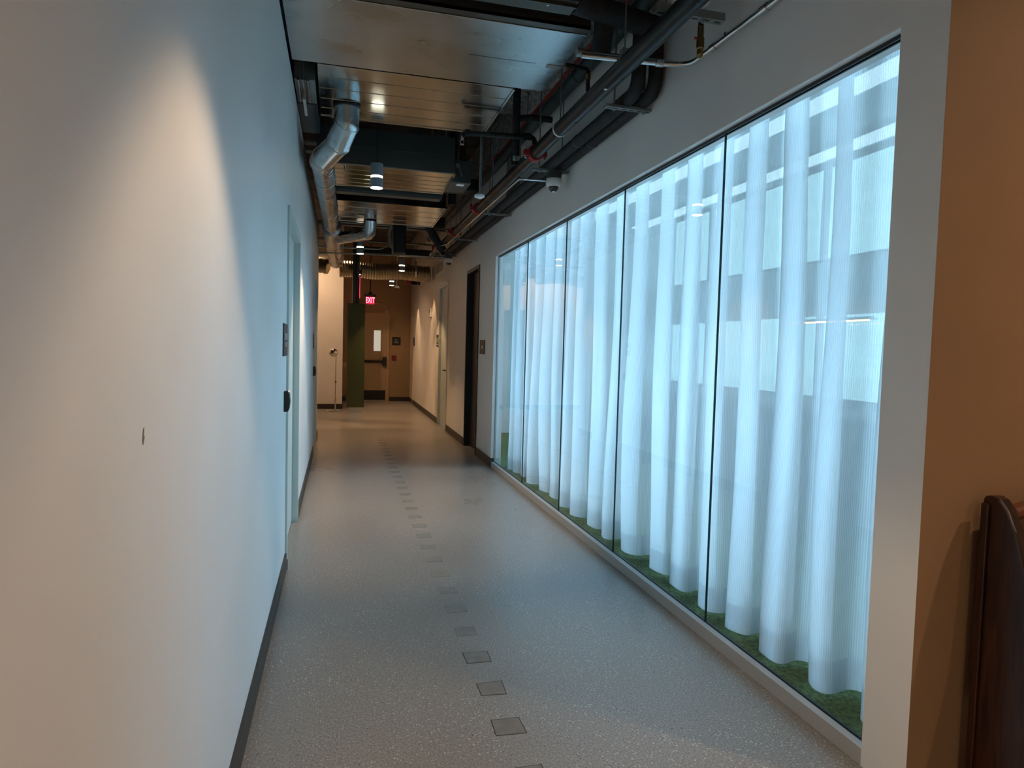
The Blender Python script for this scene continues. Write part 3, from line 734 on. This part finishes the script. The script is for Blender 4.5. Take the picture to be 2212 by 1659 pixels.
# ------------------------------------------------------------------ pipes on the right
mp_ = thing('sprinkler_main', (1.395, 2.0, 2.83), 'thick black sprinkler pipe with red couplings running along the ceiling', 'pipe')
px, pz = 1.395, 2.845
MB().tube([(px, .2, pz), (px, 5.2, pz)], .047, 24).build('pipe', M['pipe'], mp_)
MB().tube([(px, 5.2, pz), (px, 6.9, pz - .003)], .045, 24).build('rusty_pipe', M['rustpipe'], mp_)
MB().tube([(px, 6.9, pz - .003), (px, 10.6, pz - .005)], .040, 24).build('far_pipe', M['pipe'], mp_)
def coupling(y_, r=.062, name='coupling'):
    c = MB().lathe([(.047, -.032), (r - .006, -.032), (r, -.022), (r, .022), (r - .006, .032), (.047, .032)], (px, y_, pz), 28, 'y')
    for sx in (-1, 1):
        c.box(px + sx * (r + .012) - .014, px + sx * (r + .012) + .014, y_ - .02, y_ + .02, pz - .02, pz + .02)
    c.build(name, M['red'], mp_)
    b = MB()
    for sx in (-1, 1): b.tube([(px + sx * (r + .012), y_, pz - .04), (px + sx * (r + .012), y_, pz + .04)], .008, 8)
    b.each('bolt', M['steel'], mp_)
for yy in (2.38, 4.86, 6.95, 8.45, 9.9): coupling(yy)
MB().lathe([(.048, -.008), (.0505, -.008), (.0505, .008), (.048, .008)], (px, 4.28, pz), 28, 'y').build('clamp_ring', M['white'], mp_)
MB().lathe([(.010, 0), (.010, -.003)], (px - .020, 3.45, pz - .043), 12).build('sticker', M['white'], mp_)
for yy in (4.28, 6.3, 8.0):
    MB().tube([(px, yy, pz + .045), (px, yy, ZC)], .005, 8).each('hanger_rod', M['strut'], mp_)
# branch line with sprinkler head over corridor (rises from the main, runs left)
sb = thing('sprinkler_branch', (1.1, 5.0, 3.0), 'dark branch pipe with a sprinkler head crossing below the second duct', 'pipe')
MB().tube(arc([(1.415, 4.93, 2.87), (1.42, 4.98, 3.00), (.885, 5.0, 2.985), (.868, 5.0, 2.955)], .045, 6), .019, 16).build('pipe', M['pipe'], sb)
MB().lathe([(.026, -.03), (.026, .03)], (1.36, 4.98, 3.0), 20, 'x').lathe([(.026, -.02), (.026, .02)], (.905, 5.0, 2.987), 20, 'x').each('fitting', M['pipe'], sb)
def head(x, y_, z, parent, k=1.0):
    h = MB().lathe([(.012 * k, 0), (.012 * k, -.015 * k), (.006 * k, -.018 * k), (.006 * k, -.03 * k)], (x, y_, z), 12)
    for s_ in (-1, 1): h.tube([(x + s_ * .008 * k, y_, z - .015 * k), (x + s_ * .016 * k, y_, z - .035 * k), (x + s_ * .004 * k, y_, z - .055 * k)], .002 * k, 6)
    h.lathe([(.017 * k, -.056 * k), (.017 * k, -.059 * k)], (x, y_, z), 14)
    h.build('sprinkler_head', M['steel'], parent)
head(.868, 5.0, 2.955, sb)
# sprinkler under the slotted rail
sh2 = thing('sprinkler_drop', (.79, 3.12, 3.12), 'small brass sprinkler head dropping before the slotted diffuser rail', 'sprinkler')
MB().tube([(.79, 3.10, 3.10), (.79, 3.10, ZC)], .012, 10).build('drop_pipe', M['brass'], sh2)
head(.79, 3.10, 3.10, sh2, 1.2)
# copper stub by duct 1
cs = thing('drain_stub', (1.33, 3.85, 3.05), 'reddish drain stub pipe beside the right edge of the nearest duct', 'pipe')
MB().tube(arc([(1.262, 3.80, 3.055), (1.40, 3.80, 3.045), (1.402, 3.80, 2.92)], .02, 5), .012, 12).build('pipe', M['rustpipe'], cs)
MB().lathe([(.017, -.015), (.017, .015)], (1.401, 3.80, 3.0), 12).build('fitting', M['brass'], cs)
# dark vertical pipe
vp = thing('riser_pipe', (1.285, 5.1, 2.8), 'black vertical riser pipe with side outlet beyond the second duct', 'pipe')
MB().tube([(1.345, 5.25, 2.85), (1.345, 5.25, ZC)], .030, 20).build('pipe', M['rubber'], vp)
MB().tube(arc([(1.345, 5.25, 3.22), (1.47, 5.25, 3.24), (1.64, 5.25, 3.24)], .02, 4), .024, 16).build('outlet', M['rubber'], vp)
MB().lathe([(.034, -.02), (.034, .02)], (1.345, 5.25, 2.90), 20).build('end_ring', M['steel'], vp)
# insulated pipe pair: transverse, down and away along the wall
def insul(label, x, zrun, ydrop, r):
    t = thing('insulated_pipe', (x, ydrop, zrun), label, 'pipe')
    MB().tube(arc([(x, ydrop, 3.22), (x, ydrop, zrun), (x, ydrop + .2, zrun), (x, 10.3, zrun)], .11, 8), r, 20).build('insulation', M['rubber'], t)
    MB().lathe([(r + .003, -.012), (r + .003, .012)], (x, 4.45, zrun), 20, 'y').build('tape_ring', M['teal'], t)
insul('black insulated pipe dropping beside the wall, the one nearer the corridor', 1.588, 2.838, 3.50, .040)
insul('black insulated pipe dropping beside the wall, the one nearest the wall', 1.690, 2.842, 3.50, .040)
bh_ = thing('insulated_header', (1.35, 3.5, 3.2), 'fat black insulated header pipe crossing right of the nearest duct', 'pipe')
MB().tube([(1.12, 3.29, 3.15), (1.736, 3.50, 3.18)], .060, 20).build('insulation', M['rubber'], bh_)
MB().tube([(1.345, 3.42, 3.14), (1.345, 3.46, 2.98)], .052, 20).build('stub', M['rubber'], bh_)
MB().tube([(1.345, 3.43, 3.1), (1.345, 3.43, ZC)], .052, 20).build('riser', M['rubber'], bh_)
# upper teal pipe and thin red conduit
tp = thing('teal_pipe', (1.64, 2.5, 3.39), 'dark teal pipe high against the right wall', 'pipe')
MB().tube([(1.64, 2.2, 3.34), (1.64, 12.9, 3.43)], .048, 20).build('pipe', M['teal'], tp)
for yy in (4.65, 7.4, 10.2): MB().lathe([(.052, -.02), (.052, .02)], (1.64, yy, 3.34 + .0084 * (yy - 2.2)), 20, 'y').build('joint_ring', M['teal'], tp)
for yy in (3.2, 6.0, 9.0): MB().tube([(1.64, yy, 3.39), (1.64, yy, ZC)], .005, 8).each('hanger_rod', M['strut'], tp)
rc = thing('red_conduit', (1.645, 2.3, 3.48), 'thin red conduit above the teal pipe on raw concrete', 'conduit')
MB().tube([(1.645, 2.2, 3.475), (1.645, 12.9, 3.50)], .012, 12).build('tube', M['red'], rc)
MB().lathe([(.018, -.012), (.018, .012)], (1.645, 4.2, 3.479), 14, 'y').lathe([(.018, -.012), (.018, .012)], (1.645, 7.2, 3.486), 14, 'y').each('coupling', M['steel'], rc)
# trapeze struts
def trapeze(y_, x0, z, label):
    t = thing('trapeze_strut', (x0, y_, z), label, 'strut', 'galvanised trapeze struts carrying the pipes')
    x1 = (XR - .002) if y_ > 3 else 1.67; hgt = .0075 if y_ > 3 else .02
    b = MB().box(x0, x1, y_ - .021, y_ + .021, z - .003, z)
    b.box(x0, x1, y_ - .021, y_ - .018, z, z + hgt * 1.6); b.box(x0, x1, y_ + .018, y_ + .021, z, z + hgt * 1.6)
    b.build('channel', M['strut'], t)
    s_ = MB(); n = 6
    for k in range(n):
        cx = x0 + (x1 - x0) * (k + .5) / n; s_.box(cx - .014, cx + .014, y_ - .006, y_ + .006, z - .0042, z - .0028)
    s_.each('opening', M['black'], t)
    for xx in (x0 + .055, x0 + .24):
        MB().tube([(xx, y_, z - .018), (xx, y_, ZC)], .0055, 8).lathe([(.013, -.012), (.013, -.004)], (xx, y_, z), 6, smooth=False).each('threaded_rod', M['strut'], t)
    return t
for k, (yy, x0, z) in enumerate(((2.79, 1.33, 2.895), (3.66, 1.46, 2.79), (5.10, 1.445, 2.79), (6.92, 1.45, 2.79), (8.70, 1.40, 2.79), (10.3, 1.40, 2.79))):
    trapeze(yy, x0, z, 'slotted galvanised trapeze strut against the right wall, %s from the camera' % ords[k])
# EMT conduit on the wall
ec = thing('wall_conduit', (1.715, 1.9, 2.85), 'bright steel conduit on the right wall bending in toward the ceiling', 'conduit')
cp = arc([(1.722, 1.2, 2.82), (1.722, 3.17, 2.865), (1.60, 3.215, 2.87), (1.16, 3.25, 2.87)], .10, 8)
MB().tube(cp, .0135, 14).build('tube', M['steel'], ec)
MB().lathe([(.018, -.022), (.018, .022)], (1.722, 2.55, 2.851), 16, 'y').lathe([(.018, -.02), (.018, .02)], (1.722, 2.95, 2.860), 16, 'y').lathe([(.018, -.02), (.018, .02)], (1.57, 3.217, 2.87), 16, 'x').each('coupling', M['steel'], ec)
MB().box(1.728, 1.742, 2.50, 2.515, 2.85, 2.90).box(1.728, 1.742, 2.86, 2.872, 2.86, 2.895).each('strap', M['steel'], ec)
ec2 = thing('crossing_conduit', (1.3, 3.3, 2.9), 'second short steel conduit crossing beside the wall conduit', 'conduit')
MB().tube([(1.16, 3.30, 2.905), (1.70, 3.27, 2.905)], .015, 14).build('tube', M['steel'], ec2)
MB().lathe([(.020, -.02), (.020, .02)], (1.17, 3.299, 2.905), 16, 'x').box(1.39, 1.43, 3.27, 3.31, 2.88, 2.95).build('clamp', M['strut'], ec2)
MB().tube([(1.41, 3.29, 2.95), (1.41, 3.29, ZC)], .005, 8).each('threaded_rod', M['strut'], ec2)
# valve
va = thing('drain_valve', (1.56, 2.80, 2.80), 'small brass drain valve hanging below the first strut', 'valve')
MB().lathe([(.014, .10), (.014, .05), (.018, .045), (.018, .0), (.012, -.005), (.015, -.012), (.015, -.035), (.012, -.04)], (1.60, 2.86, 2.80), 18).build('body', M['brass'], va)
MB().tube([(1.60, 2.86, 2.835), (1.57, 2.86, 2.845)], .005, 8).build('lever', M['red'], va)
MB().tube([(1.60, 2.86, 2.89), (1.60, 2.86, ZC)], .012, 10).build('supply_pipe', M['pipe'], va)
wt = thing('white_duct_sleeve', (1.52, 2.75, 3.05), 'white wrapped sleeve above the first trapeze strut', 'sleeve')
MB().lathe([(.06, 0), (.085, .02), (.09, .10), (.09, .3), (.05, .32)], (1.50, 2.78, 2.93), 24).tube([(1.50, 2.78, 3.24), (1.50, 2.78, ZC)], .03, 12).build('sleeve', M['white'], wt)
# occupancy sensor
oc = thing('occupancy_sensor', (1.07, 5.3, 2.58), 'white round occupancy sensor hanging on a thin rod', 'sensor')
MB().lathe([(.0, -.006), (.018, -.006), (.022, .0), (.038, .003), (.042, .010), (.040, .022), (.02, .034), (.012, .036)], (1.07, 5.3, 2.585), 28).build('body', M['white'], oc)
MB().lathe([(.0, -.012), (.014, -.008), (.016, -.004)], (1.07, 5.3, 2.585), 20).build('lens', M['alu_p'], oc)
MB().tube([(1.07, 5.3, 2.62), (1.07, 5.3, ZC)], .0055, 8).tube([(1.082, 5.3, 2.66), (1.082, 5.3, ZC)], .003, 6).build('stem', M['strut'], oc)
# dome cameras
def dome_cam(x, y_, z, label, arm):
    t = thing('dome_camera', (x, y_, z), label, 'camera', 'white dome cameras under the struts')
    MB().lathe([(.040, .0), (.055, .006), (.062, .02), (.062, .055), (.058, .062), (.03, .063)], (x, y_, z), 32).build('housing', M['white'], t)
    MB().lathe([(.040, .002), (.038, -.014), (.028, -.030), (.014, -.038), (0, -.040)], (x, y_, z), 28).build('dome', M['dome'], t)
    MB().lathe([(.012, 0), (.011, -.004), (0, -.007)], (x, y_ - .006, z - .037), 16).build('lens', M['chrome'], t)
    MB().box(x - .048, x + .048, y_ - .045, y_ + .045, z + .063, z + .115).build('mounting_box', M['darkbox'], t, bevel=.003)
    MB().tube(arm, .0075, 10).build('conduit_arm', M['steel'], t)
dome_cam(1.622, 5.10, 2.672, 'white dome security camera under the third strut', arc([(1.56, 5.10, 2.715), (1.33, 5.06, 2.70), (1.36, 8.8, 2.74)], .05, 5))
dome_cam(1.60, 10.18, 2.672, 'white dome security camera above the black door, the farther one', arc([(1.55, 10.18, 2.72), (1.30, 9.6, 2.80), (1.35, 8.9, 2.75)], .05, 5))

# ------------------------------------------------------------------ clutter over the far corridor
bd = thing('black_duct', (.78, 9.4, 2.65), 'black square duct dropping in the middle of the far ceiling', 'duct')
MB().box(.70, .88, 9.35, 9.60, 2.66, ZC).build('drop', M['blackmet'], bd, bevel=.02)
MB().box(.88, 1.42, 9.38, 9.56, 3.06, 3.20).build('arm', M['blackmet'], bd, bevel=.01)
MB().tube(arc([(1.02, 9.3, 3.10), (1.15, 9.3, 3.08), (1.32, 9.3, 2.80), (1.39, 9.3, 2.72)], .08, 6), .055, 16).build('insulated_bend', M['rubber'], bd)
lc = thing('looped_conduit', (.6, 10.2, 2.75), 'pale bent conduit sweeping across to the farther dome camera', 'conduit')
MB().tube(arc([(.72, 10.4, 3.25), (.735, 10.35, 2.86), (.90, 10.25, 2.755), (1.55, 10.2, 2.745)], .16, 10), .012, 12).build('tube', mat('tan_conduit', (.45, .42, .36), .4, .3), lc)
lc2 = thing('cross_conduit', (.2, 10.3, 2.8), 'pale conduit crossing from the left wall below the ceiling, upper one', 'conduit')
MB().tube(arc([(-.9, 10.3, 2.80), (.60, 10.3, 2.83), (.70, 10.3, 2.90), (.71, 10.3, 3.3)], .08, 6), .011, 10).build('tube', M['strut'], lc2)
MB().tube([(.1, 10.3, 2.82), (.1, 10.3, ZC)], .004, 8).each('hanger_rod', M['strut'], lc2)
lc3 = thing('cross_conduit', (.2, 10.5, 2.76), 'pale conduit crossing from the left wall below the ceiling, lower one', 'conduit')
MB().tube([(-.9, 10.5, 2.74), (.88, 10.5, 2.78)], .011, 10).build('tube', M['strut'], lc3)
MB().tube([(.0, 10.5, 2.76), (.0, 10.5, ZC)], .004, 8).each('hanger_rod', M['strut'], lc3)
bb = thing('black_beam_duct', (.8, 11.2, 2.85), 'long flat black duct crossing the far ceiling', 'duct')
MB().box(.30, 1.70, 11.0, 11.25, 2.86, 2.96).build('casing', M['blackmet'], bb)
MB().tube([(.5, 11.1, 2.96), (.5, 11.1, ZC)], .005, 8).tube([(1.5, 11.1, 2.96), (1.5, 11.1, ZC)], .005, 8).each('hanger_rod', M['strut'], bb)
rng = random.Random(11)
names = ['thin cross pipe high above the far corridor, nearest of the bundle', 'second cross pipe of the bundle above the far corridor', 'third cross pipe of the bundle above the far corridor', 'fourth cross pipe of the bundle above the far corridor', 'farthest cross pipe of the bundle above the far corridor']
for k in range(5):
    y_ = 9.9 + k * .55; z = 3.12 + .08 * ((k * 7) % 3)
    t = thing('ceiling_pipe', (.2, y_, z), names[k], 'pipe')
    MB().tube([(-.9, y_, z), (1.6, y_ + .1, z + .02)], .014 + .006 * (k % 3), 10).build('pipe', (M['strut'], M['rustpipe'], M['alu_p'])[k % 3], t)
    MB().tube([(.9 - .3 * k, y_ + .05, z), (.9 - .3 * k, y_ + .05, ZC)], .004, 8).each('hanger_rod', M['strut'], t)
for k in range(3):
    x = .45 + .22 * k
    t = thing('diagonal_brace', (x, 9.2, 3.2), ('pale diagonal brace left of the black drop duct, lowest', 'pale diagonal brace beside the black drop duct, middle', 'pale diagonal brace right of the black drop duct')[k], 'brace')
    MB().tube([(x, 9.75 + .1 * k, 2.98), (x + .20, 9.2 + .3 * k, 3.5), (x + .22, 9.2 + .3 * k, ZC)], .014, 10).build('bar', M['strut'], t)
dr_ = thing('insulated_drop', (1.2, 8.9, 3.0), 'dark insulated pipe dropping beside the sprinkler main', 'pipe')
MB().tube([(1.22, 7.6, 3.0), (1.22, 7.6, ZC)], .045, 16).build('insulation', M['rubber'], dr_)
cb2 = thing('black_cross_duct', (1.1, 6.75, 2.98), 'black flat duct right of the metal rail', 'duct')
MB().box(1.0, 1.36, 6.75, 6.95, 2.97, 3.10).build('casing', M['blackmet'], cb2, bevel=.02)
MB().tube([(1.2, 6.85, 3.1), (1.2, 6.85, ZC)], .03, 12).build('riser', M['rubber'], cb2)

# ------------------------------------------------------------------ far end furniture
gc = thing('column', (.30, 12.36, 0), 'square column clad in olive green panels with dark steel post on top', 'column')
MB().box(.187, .415, 12.38, 12.78, 0, .262).build('plinth', M['wall'], gc)
MB().box(.145, .45, 12.36, 12.376, .262, 2.135).build('green_panel', M['green'], gc)
MB().box(.150, .445, 12.376, 12.80, .262, 2.13).build('core', M['tanwall'], gc)
MB().box(.225, .285, 12.45, 12.70, 2.13, ZC).box(.305, .35, 12.45, 12.70, 2.13, ZC).box(.285, .305, 12.56, 12.59, 2.13, ZC).build('steel_post', mat('dark_post', (.05, .055, .045), .35, .5), gc)
es2 = thing('exit_sign', (.335, 11.95, 2.65), 'edge-on exit sign showing one thin glowing red line by the column', 'sign')
MB().box(.305, .365, 11.80, 12.10, 2.625, 2.665).box(.318, .352, 11.80, 12.10, 2.56, 2.625).build('housing', M['black'], es2)
MB().prism([(.3325, 11.81), (.3375, 11.81), (.3455, 12.10), (.3405, 12.10)], 'z', 2.19, 2.56).build('panel', M['glass'], es2)
MB().prism([(.3325, 11.804), (.3375, 11.804), (.3375, 11.81), (.3325, 11.81)], 'z', 2.19, 2.56).build('lit_edge', M['redglow'], es2)
MB().lathe([(.007, 0), (.0, -.003)], (.335, 11.80, 2.59), 10, 'y').build('status_light', M['glow'], es2)
MB().tube([(.335, 11.95, 2.66), (.335, 11.95, ZC)], .008, 8).build('stem', M['strut'], es2)
es = thing('exit_sign', (.69, 16.0, 2.35), 'glowing red EXIT sign hanging on a dark stem before the exit wall', 'sign')
MB().box(.56, .83, 15.97, 16.03, 2.515, 2.575).build('housing', M['frame_b'], es)
MB().lathe([(.055, 0), (.04, .02), (.03, .05), (.01, .06)], (.695, 16.0, 2.575), 20).build('canopy', M['black'], es)
MB().tube([(.695, 16.0, 2.6), (.695, 16.0, ZC)], .010, 10).build('stem', M['rustpipe'], es)
MB().box(.60, .79, 15.995, 16.005, 2.345, 2.512).build('panel', mat('exit_panel', (.25, .01, .03), .3, emit=(1, .01, .05), estr=1.0), es)
text_mesh('EXIT', .165, M['pinkglow'], es, M4=Rx('-y', (.695, 15.992, 2.43)) @ Matrix.Diagonal((.62, 1.1, 1, 1)), bold=.002)
wc = thing('wall_conduit', (.7, 17.0, 2.4), 'dark arched conduit on the far wall behind the exit sign', 'conduit')
MB().tube(arc([(.148, 16.985, .80), (.148, 16.985, 2.43), (1.14, 16.985, 2.43), (1.14, 16.985, 2.24)], .16, 8), .012, 10).build('tube', M['frame_t'], wc)
MB().box(1.09, 1.195, 16.95, 17.0, 2.15, 2.26).build('junction_box', M['frame_t'], wc, bevel=.01)
MB().box(.11, .185, 16.96, 17.0, .84, .96).build('switch_box', M['frame_t'], wc, bevel=.006)
wd_ = thing('ceiling_detector', (.82, 15.0, 2.85), 'flat white oval detector hanging under the foil duct', 'detector')
MB().lathe([(0, -.012), (.10, -.010), (.125, .0), (.12, .02), (.03, .03)], (.82, 15.0, 2.85), 28).build('body', M['white'], wd_)
MB().tube([(.82, 15.0, 2.87), (.82, 15.0, ZC)], .008, 8).build('stem', M['strut'], wd_)
fb = thing('alarm_horn', (1.48, 14.3, 2.75), 'red and black alarm horn hanging beyond the foil duct', 'alarm')
MB().box(1.36, 1.47, 14.28, 14.34, 2.70, 2.79).build('red_body', M['red'], fb, bevel=.01)
MB().box(1.47, 1.65, 14.27, 14.35, 2.69, 2.78).build('black_body', M['black'], fb, bevel=.005)
MB().lathe([(.008, 0), (0, -.004)], (1.60, 14.27, 2.75), 10, 'y').lathe([(.008, 0), (0, -.004)], (1.60, 14.27, 2.72), 10, 'y').each('indicator', M['white'], fb)
MB().tube([(1.5, 14.31, 2.78), (1.5, 14.31, ZC)], .008, 8).build('stem', M['strut'], fb)
sm = thing('small_sensor', (1.25, 15.3, 2.70), 'small pale sensor beside the farthest pendant lamp', 'sensor')
MB().hexa([(1.19, 15.3, 2.70), (1.31, 15.3, 2.69), (1.31, 15.4, 2.69), (1.19, 15.4, 2.70), (1.21, 15.3, 2.745), (1.29, 15.3, 2.735), (1.29, 15.4, 2.735), (1.21, 15.4, 2.745)]).tube([(1.25, 15.35, 2.73), (1.25, 15.35, ZC)], .008, 8).build('body', M['white'], sm)
# chrome globe floor lamp
gl = thing('floor_lamp', (-.07, 14.3, 0), 'chrome globe floor lamp on a slim pole before the beige wall', 'lamp')
MB().lathe([(.092 * math.sin(PI * i / 24) if 0 < i < 24 else 0, .092 * math.cos(PI * i / 24)) for i in range(25)], (-.11, 14.3, 1.215), 36).build('globe', M['chrome'], gl)
MB().lathe([(.0935, -.004), (.0935, .004)], (-.11, 14.3, 1.205), 36).build('band', M['black'], gl)
MB().tube([(-.05, 14.3, 1.15), (-.06, 14.3, .012)], .013, 14).build('pole', M['chrome'], gl)
MB().tube([(-.0545, 14.3, .60), (-.0545, 14.3, .62)], .020, 14).build('collar', M['black'], gl)
ring = [(-.10 + .15 * math.cos(2 * PI * k / 40), 14.3 + .15 * math.sin(2 * PI * k / 40), .012) for k in range(41)]
MB().tube(ring, .010, 10, caps=False).tube([(-.25, 14.3, .012), (.05, 14.3, .012)], .008, 8).build('base_ring', M['chrome'], gl)

# ------------------------------------------------------------------ wooden settle at the right edge
bn = thing('wooden_bench', (2.6, 1.4, 0), 'dark wooden high-backed bench with curved end panel against the brown wall', 'bench')
def end_profile():
    P = [(1.615, 0), (1.615, .965), (1.608, .978), (1.580, .982), (1.560, .975), (1.535, .948), (1.508, .892), (1.489, .838), (1.471, .775), (1.452, .70),
         (1.42, .64), (1.36, .60), (1.20, .585), (1.12, .57), (1.09, .53), (1.10, .40), (1.13, .2), (1.13, 0)]
    return P
MB().prism(end_profile(), 'x', 1.935, 1.975).build('end_panel', M['wood'], bn, bevel=.006)
MB().prism([(a * 1.0, b) for a, b in end_profile()], 'x', 3.60, 3.64).build('end_panel', M['wood'], bn, bevel=.006)
MB().box(1.925, 1.935, 1.588, 1.612, 0, .955).build('stile', M['wood'], bn, bevel=.003)
bk = MB()
tp_ = []
for k in range(13):
    u = k / 12; zt = .93 + .06 * math.sin(PI * min(1, u * 1.0)) ** .6
    tp_.append((1.975 + 1.625 * u, zt))
bk.prism([(1.975, .30)] + tp_ + [(3.60, .30)], 'y', 1.59, 1.62)
bk.build('backrest', M['wood2'], bn, bevel=.008)
rl = MB().tube([(x, 1.575, z - .01) for x, z in tp_], .022, 14); rl.build('top_rail', M['wood2'], bn)
MB().box(1.975, 3.60, 1.13, 1.59, .40, .44).box(1.975, 3.60, 1.15, 1.18, .28, .40).build('seat', M['wood2'], bn, bevel=.006)

# ------------------------------------------------------------------ camera
cd = bpy.data.cameras.new('camera'); cam = bpy.data.objects.new('camera', cd); COL.objects.link(cam)
cd.sensor_fit = 'HORIZONTAL'; cd.sensor_width = 36; cd.lens = 36 * 1444.2 / 2212; cd.clip_start = .05
yaw, pitch, roll = .25443, .05247, .02636
fw = Vector((math.sin(yaw) * math.cos(pitch), math.cos(yaw) * math.cos(pitch), -math.sin(pitch)))
rt = Vector((math.cos(yaw), -math.sin(yaw), 0)); up = rt.cross(fw)
r2 = rt * math.cos(roll) + up * math.sin(roll); u2 = -rt * math.sin(roll) + up * math.cos(roll)
m4 = Matrix((r2, u2, -fw)).transposed().to_4x4(); m4.translation = Vector((0, 0, 1.39)); cam.matrix_world = m4
S.camera = cam
S.view_settings.view_transform = 'Standard'; S.view_settings.look = 'None'; S.view_settings.gamma = 1; S.view_settings.exposure = 0.35
S.view_settings.use_curve_mapping = False
S.cycles.use_denoising = True
S.cycles.use_adaptive_sampling = True; S.cycles.adaptive_threshold = .12; S.cycles.adaptive_min_samples = 16
S.cycles.max_bounces = 8; S.cycles.diffuse_bounces = 4; S.cycles.glossy_bounces = 3; S.cycles.transparent_max_bounces = 12; S.cycles.transmission_bounces = 6
S.cycles.sample_clamp_indirect = 6
S.cycles.caustics_reflective = False; S.cycles.caustics_refractive = False
